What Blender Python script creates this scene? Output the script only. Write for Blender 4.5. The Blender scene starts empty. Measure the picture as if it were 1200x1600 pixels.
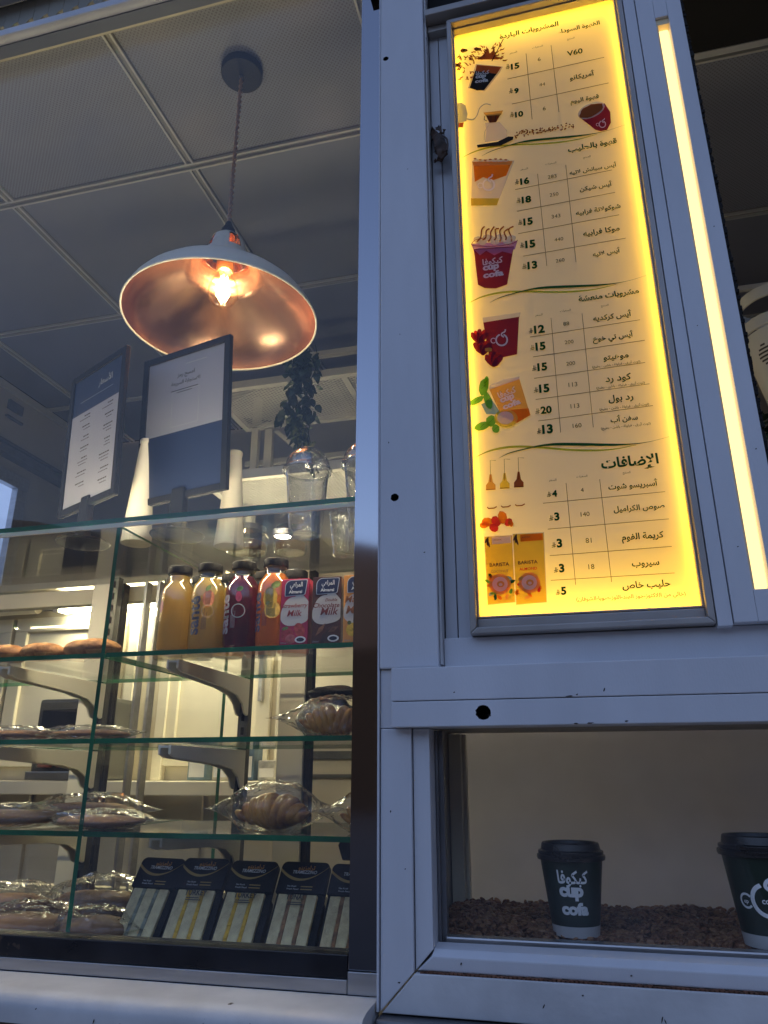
import bpy, bmesh, math, random
from mathutils import Vector, Matrix, noise as mnoise

random.seed(7)
SC = bpy.context.scene
COL = SC.collection
PI = math.pi

# ------------------------------------------------------------------ camera
CAM = Vector((0.0, 0.0, 1.35))
YAW, PITCH, FPX = math.radians(14.3), math.radians(19.6), 1155.0
cd = bpy.data.cameras.new('camera')
cd.sensor_fit = 'VERTICAL'; cd.sensor_height = 24.0; cd.sensor_width = 18.0
cd.lens = FPX / 1600.0 * 24.0
cd.clip_start = 0.02; cd.clip_end = 500
cam = bpy.data.objects.new('camera', cd); COL.objects.link(cam)
cam.location = CAM
cam.rotation_euler = (PI / 2 + PITCH, 0, YAW)
SC.camera = cam

# ------------------------------------------------------------------ sky, sun, exposure
w = bpy.data.worlds.new('World'); SC.world = w; w.use_nodes = True
nt = w.node_tree; bg = nt.nodes['Background']
sky = nt.nodes.new('ShaderNodeTexSky'); sky.sky_type = 'NISHITA'; sky.sun_disc = False
sky.sun_elevation = math.radians(9.0); sky.sun_rotation = math.radians(20)
sky.ozone_density = 1.6; sky.dust_density = 2.0
tint = nt.nodes.new('ShaderNodeMix'); tint.data_type = 'RGBA'; tint.blend_type = 'MULTIPLY'; tint.inputs['Factor'].default_value = 1
tint.inputs['B'].default_value = (1.03, .90, 1.05, 1)          # violet cast of the dusk sky
nt.links.new(sky.outputs['Color'], tint.inputs['A']); nt.links.new(tint.outputs['Result'], bg.inputs['Color'])
bg.inputs['Strength'].default_value = 0.13
sd = bpy.data.lights.new('sun', 'SUN'); sd.energy = 0.15; sd.angle = math.radians(12); sd.color = (1, .86, .7)
sun = bpy.data.objects.new('sun', sd); COL.objects.link(sun)
el, az = math.radians(9.0), math.radians(20)
dirv = Vector((math.sin(az) * math.cos(el), math.cos(az) * math.cos(el), math.sin(el)))
sun.rotation_euler = dirv.to_track_quat('Z', 'Y').to_euler()
sun.location = (3, 12, 6)
SC.view_settings.view_transform = 'Standard'; SC.view_settings.look = 'None'
SC.view_settings.gamma = 1; SC.view_settings.use_curve_mapping = False
SC.view_settings.exposure = 1.72
SC.render.engine = 'CYCLES'
cy = SC.cycles
cy.transparent_max_bounces = 32; cy.max_bounces = 10; cy.diffuse_bounces = 4; cy.glossy_bounces = 4
cy.transmission_bounces = 8; cy.caustics_reflective = False; cy.caustics_refractive = False
cy.sample_clamp_indirect = 3.0

# ------------------------------------------------------------------ materials
def _n(nt, t, **kw):
    n = nt.nodes.new(t)
    for k, v in kw.items(): setattr(n, k, v)
    return n

def mat(name, col, rough=.5, metal=0.0, spec=.5, var=0.0, vscale=8.0, bump=0.0, bscale=60.0,
        coat=0.0, specks=0.0, emit=None, estr=0.0, stretch=None, col2=None, sub=0.0):
    m = bpy.data.materials.new(name); m.use_nodes = True
    nt = m.node_tree; b = nt.nodes['Principled BSDF']
    b.inputs['Base Color'].default_value = (*col, 1)
    b.inputs['Roughness'].default_value = rough; b.inputs['Metallic'].default_value = metal
    b.inputs['Specular IOR Level'].default_value = spec
    b.inputs['Coat Weight'].default_value = coat; b.inputs['Coat Roughness'].default_value = .08
    tc = _n(nt, 'ShaderNodeTexCoord')
    vec = tc.outputs['Object']
    if stretch:
        mp = _n(nt, 'ShaderNodeMapping'); mp.inputs['Scale'].default_value = stretch
        nt.links.new(vec, mp.inputs['Vector']); vec = mp.outputs['Vector']
    last = None
    if var or col2:
        nz = _n(nt, 'ShaderNodeTexNoise'); nz.inputs['Scale'].default_value = vscale; nz.inputs['Detail'].default_value = 6
        nt.links.new(vec, nz.inputs['Vector'])
        r = _n(nt, 'ShaderNodeValToRGB'); r.color_ramp.elements[0].position = .33; r.color_ramp.elements[1].position = .67
        c2 = col2 if col2 else tuple(min(1, c * (1 + var)) for c in col)
        c1 = col if col2 else tuple(c * (1 - var) for c in col)
        r.color_ramp.elements[0].color = (*c1, 1); r.color_ramp.elements[1].color = (*c2, 1)
        nt.links.new(nz.outputs['Fac'], r.inputs['Fac']); last = r.outputs['Color']
        rr = _n(nt, 'ShaderNodeMapRange'); rr.inputs['To Min'].default_value = max(0.02, rough - .1); rr.inputs['To Max'].default_value = min(1, rough + .12)
        nt.links.new(nz.outputs['Fac'], rr.inputs['Value']); nt.links.new(rr.outputs['Result'], b.inputs['Roughness'])
    if specks:
        n2 = _n(nt, 'ShaderNodeTexNoise'); n2.inputs['Scale'].default_value = 95; n2.inputs['Detail'].default_value = 3
        nt.links.new(tc.outputs['Object'], n2.inputs['Vector'])
        n3 = _n(nt, 'ShaderNodeTexNoise'); n3.inputs['Scale'].default_value = 6
        nt.links.new(tc.outputs['Object'], n3.inputs['Vector'])
        mul = _n(nt, 'ShaderNodeMath', operation='MULTIPLY'); nt.links.new(n2.outputs['Fac'], mul.inputs[0]); nt.links.new(n3.outputs['Fac'], mul.inputs[1])
        gt = _n(nt, 'ShaderNodeMapRange'); gt.inputs['From Min'].default_value = .42 - specks * .02; gt.inputs['From Max'].default_value = .455
        nt.links.new(mul.outputs[0], gt.inputs['Value'])
        mx = _n(nt, 'ShaderNodeMix', data_type='RGBA'); mx.inputs['B'].default_value = (.06, .045, .035, 1)
        nt.links.new(gt.outputs['Result'], mx.inputs['Factor'])
        if last: nt.links.new(last, mx.inputs['A'])
        else: mx.inputs['A'].default_value = (*col, 1)
        last = mx.outputs['Result']
    if last: nt.links.new(last, b.inputs['Base Color'])
    if bump:
        nb = _n(nt, 'ShaderNodeTexNoise'); nb.inputs['Scale'].default_value = bscale; nb.inputs['Detail'].default_value = 5
        nt.links.new(vec, nb.inputs['Vector'])
        bp = _n(nt, 'ShaderNodeBump'); bp.inputs['Strength'].default_value = bump; bp.inputs['Distance'].default_value = .004
        nt.links.new(nb.outputs['Fac'], bp.inputs['Height']); nt.links.new(bp.outputs['Normal'], b.inputs['Normal'])
    if emit:
        b.inputs['Emission Color'].default_value = (*emit, 1); b.inputs['Emission Strength'].default_value = estr
    if sub:
        b.inputs['Subsurface Weight'].default_value = sub; b.inputs['Subsurface Radius'].default_value = (.01, .006, .003)
        b.inputs['Subsurface Scale'].default_value = .5
    return m

def thin(name, tint=(1, 1, 1), gloss=1.0, rough=.01, base=.0, bump=0.0, bscale=30.0, haze=0.0, hazecol=(.8, .8, .8), ior=1.5):
    """thin clear sheet: what is behind, tinted, plus a fresnel reflection"""
    m = bpy.data.materials.new(name); m.use_nodes = True; nt = m.node_tree
    nt.nodes.clear()
    out = _n(nt, 'ShaderNodeOutputMaterial'); tr = _n(nt, 'ShaderNodeBsdfTransparent'); gl = _n(nt, 'ShaderNodeBsdfGlossy')
    tr.inputs['Color'].default_value = (*tint, 1); gl.inputs['Roughness'].default_value = rough
    lw_ = _n(nt, 'ShaderNodeLayerWeight'); pw = _n(nt, 'ShaderNodeMath', operation='POWER'); pw.inputs[1].default_value = 5
    nt.links.new(lw_.outputs['Facing'], pw.inputs[0])
    sc_ = _n(nt, 'ShaderNodeMath', operation='MULTIPLY_ADD'); sc_.inputs[1].default_value = .96; sc_.inputs[2].default_value = .04
    nt.links.new(pw.outputs[0], sc_.inputs[0])
    ma = _n(nt, 'ShaderNodeMath', operation='MULTIPLY_ADD'); ma.inputs[1].default_value = gloss; ma.inputs[2].default_value = base
    ma.use_clamp = True
    nt.links.new(sc_.outputs[0], ma.inputs[0])
    if bump:
        tc = _n(nt, 'ShaderNodeTexCoord'); nb = _n(nt, 'ShaderNodeTexNoise'); nb.inputs['Scale'].default_value = bscale; nb.inputs['Detail'].default_value = 3
        nt.links.new(tc.outputs['Object'], nb.inputs['Vector'])
        bp = _n(nt, 'ShaderNodeBump'); bp.inputs['Strength'].default_value = bump; bp.inputs['Distance'].default_value = .01
        nt.links.new(nb.outputs['Fac'], bp.inputs['Height'])
        nt.links.new(bp.outputs['Normal'], gl.inputs['Normal']); nt.links.new(bp.outputs['Normal'], lw_.inputs['Normal'])
    mx = _n(nt, 'ShaderNodeMixShader')
    nt.links.new(ma.outputs[0], mx.inputs[0])
    if haze:
        df = _n(nt, 'ShaderNodeBsdfDiffuse'); df.inputs['Color'].default_value = (*hazecol, 1)
        m2 = _n(nt, 'ShaderNodeMixShader')
        tc = _n(nt, 'ShaderNodeTexCoord'); nz = _n(nt, 'ShaderNodeTexNoise'); nz.inputs['Scale'].default_value = 9; nz.inputs['Detail'].default_value = 8
        nt.links.new(tc.outputs['Object'], nz.inputs['Vector'])
        mr = _n(nt, 'ShaderNodeMapRange'); mr.inputs['From Min'].default_value = .35; mr.inputs['From Max'].default_value = .75
        mr.inputs['To Min'].default_value = haze * .3; mr.inputs['To Max'].default_value = haze
        nt.links.new(nz.outputs['Fac'], mr.inputs['Value']); nt.links.new(mr.outputs['Result'], m2.inputs[0])
        nt.links.new(tr.outputs[0], m2.inputs[1]); nt.links.new(df.outputs[0], m2.inputs[2])
        nt.links.new(m2.outputs[0], mx.inputs[1])
    else:
        nt.links.new(tr.outputs[0], mx.inputs[1])
    nt.links.new(gl.outputs[0], mx.inputs[2]); nt.links.new(mx.outputs[0], out.inputs[0])
    return m

def ink(name, col, opaque=.25):
    """printing ink on a backlit film: filters the light behind it"""
    m = bpy.data.materials.new(name); m.use_nodes = True; nt = m.node_tree; nt.nodes.clear()
    out = _n(nt, 'ShaderNodeOutputMaterial'); tr = _n(nt, 'ShaderNodeBsdfTransparent'); df = _n(nt, 'ShaderNodeBsdfDiffuse')
    mx = _n(nt, 'ShaderNodeMixShader'); mx.inputs[0].default_value = opaque
    tr.inputs['Color'].default_value = (*col, 1); df.inputs['Color'].default_value = (*col, 1)
    nt.links.new(tr.outputs[0], mx.inputs[1]); nt.links.new(df.outputs[0], mx.inputs[2]); nt.links.new(mx.outputs[0], out.inputs[0])
    return m

def emitter(name, col, s):
    m = bpy.data.materials.new(name); m.use_nodes = True; nt = m.node_tree; nt.nodes.clear()
    out = _n(nt, 'ShaderNodeOutputMaterial'); e = _n(nt, 'ShaderNodeEmission')
    e.inputs['Color'].default_value = (*col, 1); e.inputs['Strength'].default_value = s
    nt.links.new(e.outputs[0], out.inputs[0]); return m

def dots_mat(name, col, hole, pitch):
    """perforated white tile: a grid of small dark holes"""
    m = mat(name, col, .6, var=.06, vscale=3); nt = m.node_tree; b = nt.nodes['Principled BSDF']
    tc = _n(nt, 'ShaderNodeTexCoord'); mp = _n(nt, 'ShaderNodeMapping'); mp.inputs['Scale'].default_value = (1 / pitch,) * 3
    mp.inputs['Rotation'].default_value = (0, 0, math.radians(45))
    nt.links.new(tc.outputs['Object'], mp.inputs['Vector'])
    fr = _n(nt, 'ShaderNodeVectorMath', operation='FRACTION'); nt.links.new(mp.outputs[0], fr.inputs[0])
    sb = _n(nt, 'ShaderNodeVectorMath', operation='SUBTRACT'); sb.inputs[1].default_value = (.5, .5, .5); nt.links.new(fr.outputs[0], sb.inputs[0])
    ml = _n(nt, 'ShaderNodeVectorMath', operation='MULTIPLY'); ml.inputs[1].default_value = (1, 1, 0); nt.links.new(sb.outputs[0], ml.inputs[0])
    ln = _n(nt, 'ShaderNodeVectorMath', operation='LENGTH'); nt.links.new(ml.outputs[0], ln.inputs[0])
    mr = _n(nt, 'ShaderNodeMapRange'); mr.inputs['From Min'].default_value = .2; mr.inputs['From Max'].default_value = .36
    nt.links.new(ln.outputs['Value'], mr.inputs['Value'])
    old = b.inputs['Base Color'].links[0].from_socket
    mx = _n(nt, 'ShaderNodeMix', data_type='RGBA'); mx.inputs['A'].default_value = (*hole, 1)
    nt.links.new(mr.outputs['Result'], mx.inputs['Factor']); nt.links.new(old, mx.inputs['B'])
    nt.links.new(mx.outputs['Result'], b.inputs['Base Color'])
    return m

M = {}
M['white'] = mat('white_powder_coat', (.66, .66, .68), .40, var=.085, vscale=3.5, bump=.08, bscale=260, stretch=(2.2, 1, .6))
M['white_dirty'] = mat('white_paint_grimy', (.6, .59, .58), .5, var=.12, vscale=14, bump=.1, bscale=120, specks=.3)
M['joint'] = mat('dark_joint', (.03, .022, .018), .8, var=.3, vscale=40)
M['rust'] = mat('rusty_sealant', (.16, .07, .04), .85, var=.5, vscale=120, bump=.6, bscale=200)
M['alu'] = mat('brushed_aluminium', (.45, .45, .46), .35, metal=.85, var=.1, vscale=12, stretch=(1, 8, 8))
M['alu_dark'] = mat('grey_aluminium', (.2, .2, .21), .38, metal=.6, var=.12, vscale=14, specks=.5)
M['gloss_black'] = mat('gloss_black_panel', (.3, .3, .32), .06, metal=1.0, coat=.5)
M['black'] = mat('black_plastic', (.010, .010, .011), .5, spec=.25, var=.3, vscale=30)
M['black_band'] = mat('black_kick_band', (.012, .013, .018), .3, var=.3, vscale=20, specks=1.2)
M['brown'] = mat('brown_cladding', (.12, .085, .07), .6, var=.2, vscale=6, bump=.2)
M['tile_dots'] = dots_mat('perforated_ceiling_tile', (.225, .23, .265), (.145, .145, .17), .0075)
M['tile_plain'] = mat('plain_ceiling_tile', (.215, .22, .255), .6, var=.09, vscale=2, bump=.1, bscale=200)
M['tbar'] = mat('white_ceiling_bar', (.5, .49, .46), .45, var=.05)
M['void'] = mat('dark_void', (.01, .009, .008), .9, var=.3, vscale=9)
M['wall_in'] = mat('interior_wall', (.42, .4, .37), .6, var=.06, vscale=2.5, bump=.1)
M['cream'] = mat('cream_painted_metal', (.74, .69, .55), .4, var=.07, vscale=6)
M['cream_dull'] = mat('dull_cream_panel', (.5, .45, .34), .5, var=.12, vscale=4)
M['copper'] = mat('copper_inside', (.80, .47, .31), .22, metal=1.0, var=.12, vscale=7, bump=.3, bscale=10)
M['shade_white'] = mat('satin_white_enamel', (.88, .84, .74), .3, var=.04)
M['cord'] = mat('twisted_brown_cord', (.55, .37, .26), .8, var=.3, vscale=200, bump=.5, bscale=600)
M['canopy'] = mat('dark_canopy', (.010, .011, .014), .7, var=.2)
M['brass'] = mat('brass', (.6, .42, .18), .3, metal=1)
M['bulb_glass'] = thin('bulb_glass', (1, .97, .9), 2.0, .03, base=.04)
M['filament'] = emitter('filament', (1, .66, .28), 110)
M['pane'] = thin('window_pane', (.975, .98, .975), .45, .0, haze=.05, hazecol=(.6, .62, .68))
M['shelf_glass'] = thin('shelf_glass', (.982, .99, .982), .6, .01)
M['glass_edge'] = mat('green_glass_edge', (.008, .125, .05), .3, spec=.2, var=.5, vscale=9)
M['shelf_dark'] = thin('smoked_shelf_glass', (.5, .52, .48), .8, .05, haze=.1)
M['clear_plastic'] = thin('clear_cup_plastic', (.92, .93, .92), 3.8, .05, base=.14, bump=.35, bscale=60)
M['bag'] = thin('crinkled_clear_bag', (.93, .93, .91), 1.5, .06, base=.015, bump=1.0, bscale=60, haze=.03, hazecol=(.85, .85, .8))
M['film'] = thin('clear_pack_film', (.985, .985, .975), .4, .08, base=.0, bump=1.0, bscale=110)
M['bottle_glass'] = thin('bottle_glass', (.9, .93, .9), 1.5, .02, base=.03)
M['bread'] = mat('golden_bread_crust', (.56, .27, .08), .6, var=.0, col2=(.19, .07, .02), vscale=38, bump=1.0, bscale=90)
M['croissant'] = mat('croissant_crust', (.82, .40, .06), .42, col2=(.32, .11, .015), vscale=20, bump=.5, bscale=40, stretch=(3, 1, 1))
M['crumb'] = mat('open_bread_crumb', (.66, .38, .14), .9, col2=(.42, .2, .06), vscale=90, bump=1.0, bscale=150)
M['flour'] = mat('pale_bread_underside', (.62, .5, .34), .8, var=.2, vscale=40)
M['flat'] = mat('brown_wrapped_bread', (.46, .25, .11), .7, col2=(.24, .12, .055), vscale=15, bump=.4)
M['sand_bread'] = mat('white_sandwich_bread', (1.0, .84, .46), .85, col2=(.74, .58, .32), vscale=70, bump=.6, bscale=180)
M['cheese'] = mat('yellow_filling', (.85, .46, .03), .5, var=.3, vscale=60)
M['tuna'] = mat('brown_filling', (.34, .17, .07), .7, var=.5, vscale=80)
M['herb'] = mat('grey_green_filling', (.3, .3, .22), .7, var=.5, vscale=80)
M['orange_ink'] = mat('orange_print', (.75, .32, .06), .5)
M['white_ink'] = mat('white_print', (.85, .85, .84), .5)
M['grey_ink'] = mat('grey_print', (.33, .33, .33), .6)
M['dark_ink'] = mat('dark_print', (.05, .04, .035), .6)
M['gold_ink'] = mat('gold_print', (.55, .36, .1), .5)
M['cup_green'] = mat('dark_green_paper_cup', (.012, .026, .016), .4, var=.15, vscale=30, bump=.05, bscale=400)
M['cup_white'] = mat('white_cup_base', (.6, .58, .56), .5, var=.05)
M['lid'] = mat('black_cup_lid', (.02, .018, .018), .28, var=.2, vscale=30, coat=.2)
M['bean_a'] = mat('roasted_bean', (.30, .13, .065), .32, col2=(.13, .055, .025), vscale=30)
M['bean_b'] = mat('light_roasted_bean', (.46, .24, .12), .34, col2=(.22, .11, .05), vscale=30)
M['leaf'] = mat('dark_vine_leaf', (.022, .045, .025), .5, col2=(.05, .08, .045), vscale=30)
M['sign_blue'] = mat('navy_printed_card', (.012, .020, .055), .4, var=.05, coat=.05)
M['sign_white'] = mat('white_printed_card', (.25, .245, .29), .4, var=.03, coat=.05)
M['paper_white'] = mat('white_card_cone', (.74, .68, .58), .5, var=.04)
M['rack'] = mat('white_rack_metal', (.6, .57, .5), .4, var=.06)
M['silver'] = mat('crinkled_silver_foil', (.5, .5, .48), .2, metal=.9, bump=1.0, bscale=70, var=.2)
M['slot'] = mat('dark_slotted_rail', (.1, .1, .09), .4, metal=.6, var=.2)
M['steel'] = mat('dull_steel', (.3, .29, .26), .3, metal=.8, var=.15)
M['tube'] = emitter('fluorescent_tube', (1, .88, .58), 20)
M['added_case_led'] = emitter('added_case_led_strip', (1, .84, .55), 38)  # emitter of the added strip that brightens the case
M['spot_led'] = emitter('spot_lens', (1, .86, .6), 30)
M['led_side_strip'] = emitter('warm_side_led_strip', (1, .62, .05), 6)
M['led'] = emitter('warm_led_strip', (1, .66, .07), 9)
M['led_tube'] = emitter('warm_led_diffuser', (.66, .44, .17), 1.0)
M['rail_under'] = mat('shaded_blue_grey_rail', (.12, .14, .2), .5)  # shade painted into the underside colour; the rail is white
M['bracket'] = mat('pale_bracket_enamel', (.9, .86, .72), .4)
M['lip_cream'] = mat('warm_lit_edge_seal', (.9, .82, .6), .5)  # warm light painted into the lip colour; its front gets only sky
M['led_side'] = mat('yellow_lit_channel', (.8, .66, .38), .4, var=.05)  # yellow light of the slot painted onto its channel sides
M['box_in'] = mat('light_box_lining', (.6, .58, .53), .6)
M['frame_sign'] = mat('bronze_sign_frame', (.36, .33, .30), .4, metal=.3, var=.12, vscale=12)
M['dry'] = mat('crumpled_dark_tape', (.035, .022, .016), .6, col2=(.10, .05, .025), vscale=40, bump=.5)
M['asphalt'] = mat('asphalt', (.045, .045, .045), .9, var=.2, vscale=3, bump=.3)
M['paving'] = mat('pale_paving', (.38, .34, .29), .85, var=.15, vscale=2, bump=.2)
M['far'] = mat('dark_far_skyline', (.006, .0056, .0052), .9, var=.3, vscale=.3)  # kept near black so its reflection stays dark
M['far_pale'] = mat('pale_far_skyline', (.035, .035, .04), .9, var=.2, vscale=.2)
M['tbar_mid'] = mat('ceiling_bar_groove_shade', (.24, .23, .22), .6)  # groove shade painted in as a darker copy of the bar
M['valance'] = mat('ribbed_valance', (.34, .32, .26), .5, var=.12, vscale=8)

def film_panel(name):
    m = bpy.data.materials.new(name); m.use_nodes = True; nt = m.node_tree; nt.nodes.clear()
    out = _n(nt, 'ShaderNodeOutputMaterial'); tl = _n(nt, 'ShaderNodeBsdfTranslucent'); df = _n(nt, 'ShaderNodeBsdfDiffuse')
    gl = _n(nt, 'ShaderNodeBsdfGlossy'); gl.inputs['Roughness'].default_value = .12
    tl.inputs['Color'].default_value = (.9, .76, .44, 1); df.inputs['Color'].default_value = (.8, .72, .45, 1)
    mx = _n(nt, 'ShaderNodeMixShader'); mx.inputs[0].default_value = .6
    nt.links.new(tl.outputs[0], mx.inputs[1]); nt.links.new(df.outputs[0], mx.inputs[2])
    m2 = _n(nt, 'ShaderNodeMixShader'); m2.inputs[0].default_value = .03
    nt.links.new(mx.outputs[0], m2.inputs[1]); nt.links.new(gl.outputs[0], m2.inputs[2]); nt.links.new(m2.outputs[0], out.inputs[0])
    return m
M['panel'] = film_panel('backlit_menu_film')

def liquid(name, col, glow):
    m = mat(name, col, .12, spec=.7, var=.12, vscale=18, coat=.8)
    nt = m.node_tree; b = nt.nodes['Principled BSDF']
    out = [n for n in nt.nodes if n.type == 'OUTPUT_MATERIAL'][0]
    tl = _n(nt, 'ShaderNodeBsdfTranslucent'); tl.inputs['Color'].default_value = (*glow, 1)
    mx = _n(nt, 'ShaderNodeMixShader'); mx.inputs[0].default_value = .62
    nt.links.new(b.outputs[0], mx.inputs[1]); nt.links.new(tl.outputs[0], mx.inputs[2]); nt.links.new(mx.outputs[0], out.inputs[0])
    return m

# ------------------------------------------------------------------ mesh helpers
class MB:
    def __init__(s): s.v = []; s.f = []; s.mi = []
    def add(s, vs, fs, mi=0):
        o = len(s.v); s.v += [Vector(v) for v in vs]; s.f += [[i + o for i in f] for f in fs]; s.mi += [mi] * len(fs); return s
    def box(s, x0, x1, y0, y1, z0, z1, mi=0):
        return s.add([(x0, y0, z0), (x1, y0, z0), (x1, y1, z0), (x0, y1, z0), (x0, y0, z1), (x1, y0, z1), (x1, y1, z1), (x0, y1, z1)],
                     [(0, 3, 2, 1), (4, 5, 6, 7), (0, 1, 5, 4), (1, 2, 6, 5), (2, 3, 7, 6), (3, 0, 4, 7)], mi)
    def lathe(s, prof, seg=32, c=(0, 0, 0), mi=0, a0=0, a1=2 * PI, cap=False):
        full = abs(a1 - a0 - 2 * PI) < 1e-6; n = seg if full else seg + 1
        vs = [(c[0] + r * math.cos(a0 + (a1 - a0) * k / seg), c[1] + r * math.sin(a0 + (a1 - a0) * k / seg), c[2] + z) for r, z in prof for k in range(n)]
        fs = []
        for i in range(len(prof) - 1):
            for k in range(seg):
                k2 = (k + 1) % n
                fs.append((i * n + k, i * n + k2, (i + 1) * n + k2, (i + 1) * n + k))
        if cap: fs.append(tuple(range(n - 1, -1, -1))); fs.append(tuple((len(prof) - 1) * n + k for k in range(n)))
        return s.add(vs, fs, mi)
    def tube(s, pts, r, seg=8, mi=0, cap=True):
        pts = [Vector(p) for p in pts]; n = len(pts); vs = []
        for i, p in enumerate(pts):
            t = (pts[min(i + 1, n - 1)] - pts[max(i - 1, 0)]).normalized()
            a = t.cross(Vector((0, 0, 1)) if abs(t.z) < .9 else Vector((1, 0, 0))).normalized(); b = t.cross(a)
            rr = r[i] if isinstance(r, (list, tuple)) else r
            vs += [p + (a * math.cos(2 * PI * k / seg) + b * math.sin(2 * PI * k / seg)) * rr for k in range(seg)]
        fs = [(i * seg + k, i * seg + (k + 1) % seg, (i + 1) * seg + (k + 1) % seg, (i + 1) * seg + k) for i in range(n - 1) for k in range(seg)]
        if cap: fs += [tuple(range(seg - 1, -1, -1)), tuple((n - 1) * seg + k for k in range(seg))]
        return s.add(vs, fs, mi)
    def prism(s, poly, axis, a0, a1, mi=0):
        """poly in the plane across axis ('x': (y,z), 'y': (x,z), 'z': (x,y))"""
        def mk(p, a): return {'x': (a, p[0], p[1]), 'y': (p[0], a, p[1]), 'z': (p[0], p[1], a)}[axis]
        n = len(poly); vs = [mk(p, a0) for p in poly] + [mk(p, a1) for p in poly]
        fs = [tuple(range(n)), tuple(range(2 * n - 1, n - 1, -1))] + [(i, i + n, (i + 1) % n + n, (i + 1) % n) for i in range(n)]
        return s.add(vs, fs, mi)

def link(name, me, mats, parent=None, smooth=False, bevel=0.0, seg=2, recalc=True):
    bm = bmesh.new(); bm.from_mesh(me)
    if recalc: bmesh.ops.recalc_face_normals(bm, faces=bm.faces)
    if bevel:
        es = [e for e in bm.edges if len(e.link_faces) == 2 and e.calc_face_angle(0) > .6]
        bmesh.ops.bevel(bm, geom=es, offset=bevel, segments=seg, profile=.6, affect='EDGES', clamp_overlap=True)
    bm.to_mesh(me); bm.free()
    for m in (mats if isinstance(mats, (list, tuple)) else [mats]): me.materials.append(M[m] if isinstance(m, str) else m)
    if smooth:
        me.polygons.foreach_set('use_smooth', [True] * len(me.polygons))
        if smooth != 'all': me.set_sharp_from_angle(angle=math.radians(38))
    o = bpy.data.objects.new(name, me); COL.objects.link(o)
    if parent is not None:
        o.parent = parent
    return o

def build(mb, name, mats, parent=None, smooth=False, bevel=0.0, seg=2, local=False, recalc=True):
    off = Vector((0, 0, 0))
    p = parent
    if not local:
        while p is not None: off += p.location; p = p.parent
    me = bpy.data.meshes.new(name); me.from_pydata([v - off for v in mb.v], [], mb.f)
    me.polygons.foreach_set('material_index', mb.mi)
    return link(name, me, mats, parent, smooth, bevel, seg, recalc)

def bx(name, x0, x1, y0, y1, z0, z1, m, parent=None, bevel=.0, **k):
    return build(MB().box(x0, x1, y0, y1, z0, z1), name, m, parent, bevel=bevel, **k)

def empty(name, loc, label, cat, group=None):
    o = bpy.data.objects.new(name, None); COL.objects.link(o); o.location = loc; o.empty_display_size = .05
    tag(o, label, cat, group); return o
def tag(o, label, cat, group=None):
    o['label'] = label; o['category'] = cat
    if group: o['group'] = group
    return o
def struct(o): o['kind'] = 'structure'; return o
def copy_tree(o, parent=None):
    c = o.copy(); COL.objects.link(c)
    if parent is not None:
        c.parent = parent
    for k in list(o.children): copy_tree(k, c)
    return c

def cut(o, x, z, y, r, depth=.05):
    """drill a round hole through a front panel (axis Y)"""
    mb = MB(); n = 20
    mb.prism([(x + r * math.cos(2 * PI * k / n), z + r * .92 * math.sin(2 * PI * k / n)) for k in range(n)], 'y', y - .02, y + depth)
    me = bpy.data.meshes.new('drill'); me.from_pydata([v for v in mb.v], [], mb.f)
    bm = bmesh.new(); bm.from_mesh(me); bmesh.ops.recalc_face_normals(bm, faces=bm.faces); bm.to_mesh(me); bm.free()
    c = bpy.data.objects.new('drill', me); COL.objects.link(c)
    md = o.modifiers.new('b', 'BOOLEAN'); md.object = c; md.operation = 'DIFFERENCE'; md.solver = 'EXACT'
    off = o.parent.location if o.parent else Vector((0, 0, 0)); c.location = -off + off
    dg = bpy.context.evaluated_depsgraph_get(); dg.update()
    nm = bpy.data.meshes.new_from_object(o.evaluated_get(dg)); o.modifiers.clear(); o.data = nm
    bpy.data.objects.remove(c); return o

# ------------------------------------------------------------------ lettering
_AR = {'ا': 'FE8D FE8E', 'أ': 'FE83 FE84', 'إ': 'FE87 FE88', 'ء': 'FE80', 'ب': 'FE8F FE90 FE91 FE92', 'ت': 'FE95 FE96 FE97 FE98',
       'ث': 'FE99 FE9A FE9B FE9C', 'ة': 'FE93 FE94', 'ج': 'FE9D FE9E FE9F FEA0', 'ح': 'FEA1 FEA2 FEA3 FEA4', 'خ': 'FEA5 FEA6 FEA7 FEA8',
       'د': 'FEA9 FEAA', 'ذ': 'FEAB FEAC', 'ر': 'FEAD FEAE', 'ز': 'FEAF FEB0', 'س': 'FEB1 FEB2 FEB3 FEB4', 'ش': 'FEB5 FEB6 FEB7 FEB8',
       'ص': 'FEB9 FEBA FEBB FEBC', 'ض': 'FEBD FEBE FEBF FEC0', 'ط': 'FEC1 FEC2 FEC3 FEC4', 'ظ': 'FEC5 FEC6 FEC7 FEC8', 'ع': 'FEC9 FECA FECB FECC',
       'غ': 'FECD FECE FECF FED0', 'ف': 'FED1 FED2 FED3 FED4', 'ق': 'FED5 FED6 FED7 FED8', 'ك': 'FED9 FEDA FEDB FEDC', 'ل': 'FEDD FEDE FEDF FEE0',
       'م': 'FEE1 FEE2 FEE3 FEE4', 'ن': 'FEE5 FEE6 FEE7 FEE8', 'ه': 'FEE9 FEEA FEEB FEEC', 'و': 'FEED FEEE', 'ي': 'FEF1 FEF2 FEF3 FEF4'}
_AR = {k: [chr(int(c, 16)) for c in v.split()] for k, v in _AR.items()}
_LA = {'ا': ('\ufefb', '\ufefc'), 'أ': ('\ufef7', '\ufef8'), 'إ': ('\ufef9', '\ufefa')}
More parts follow.
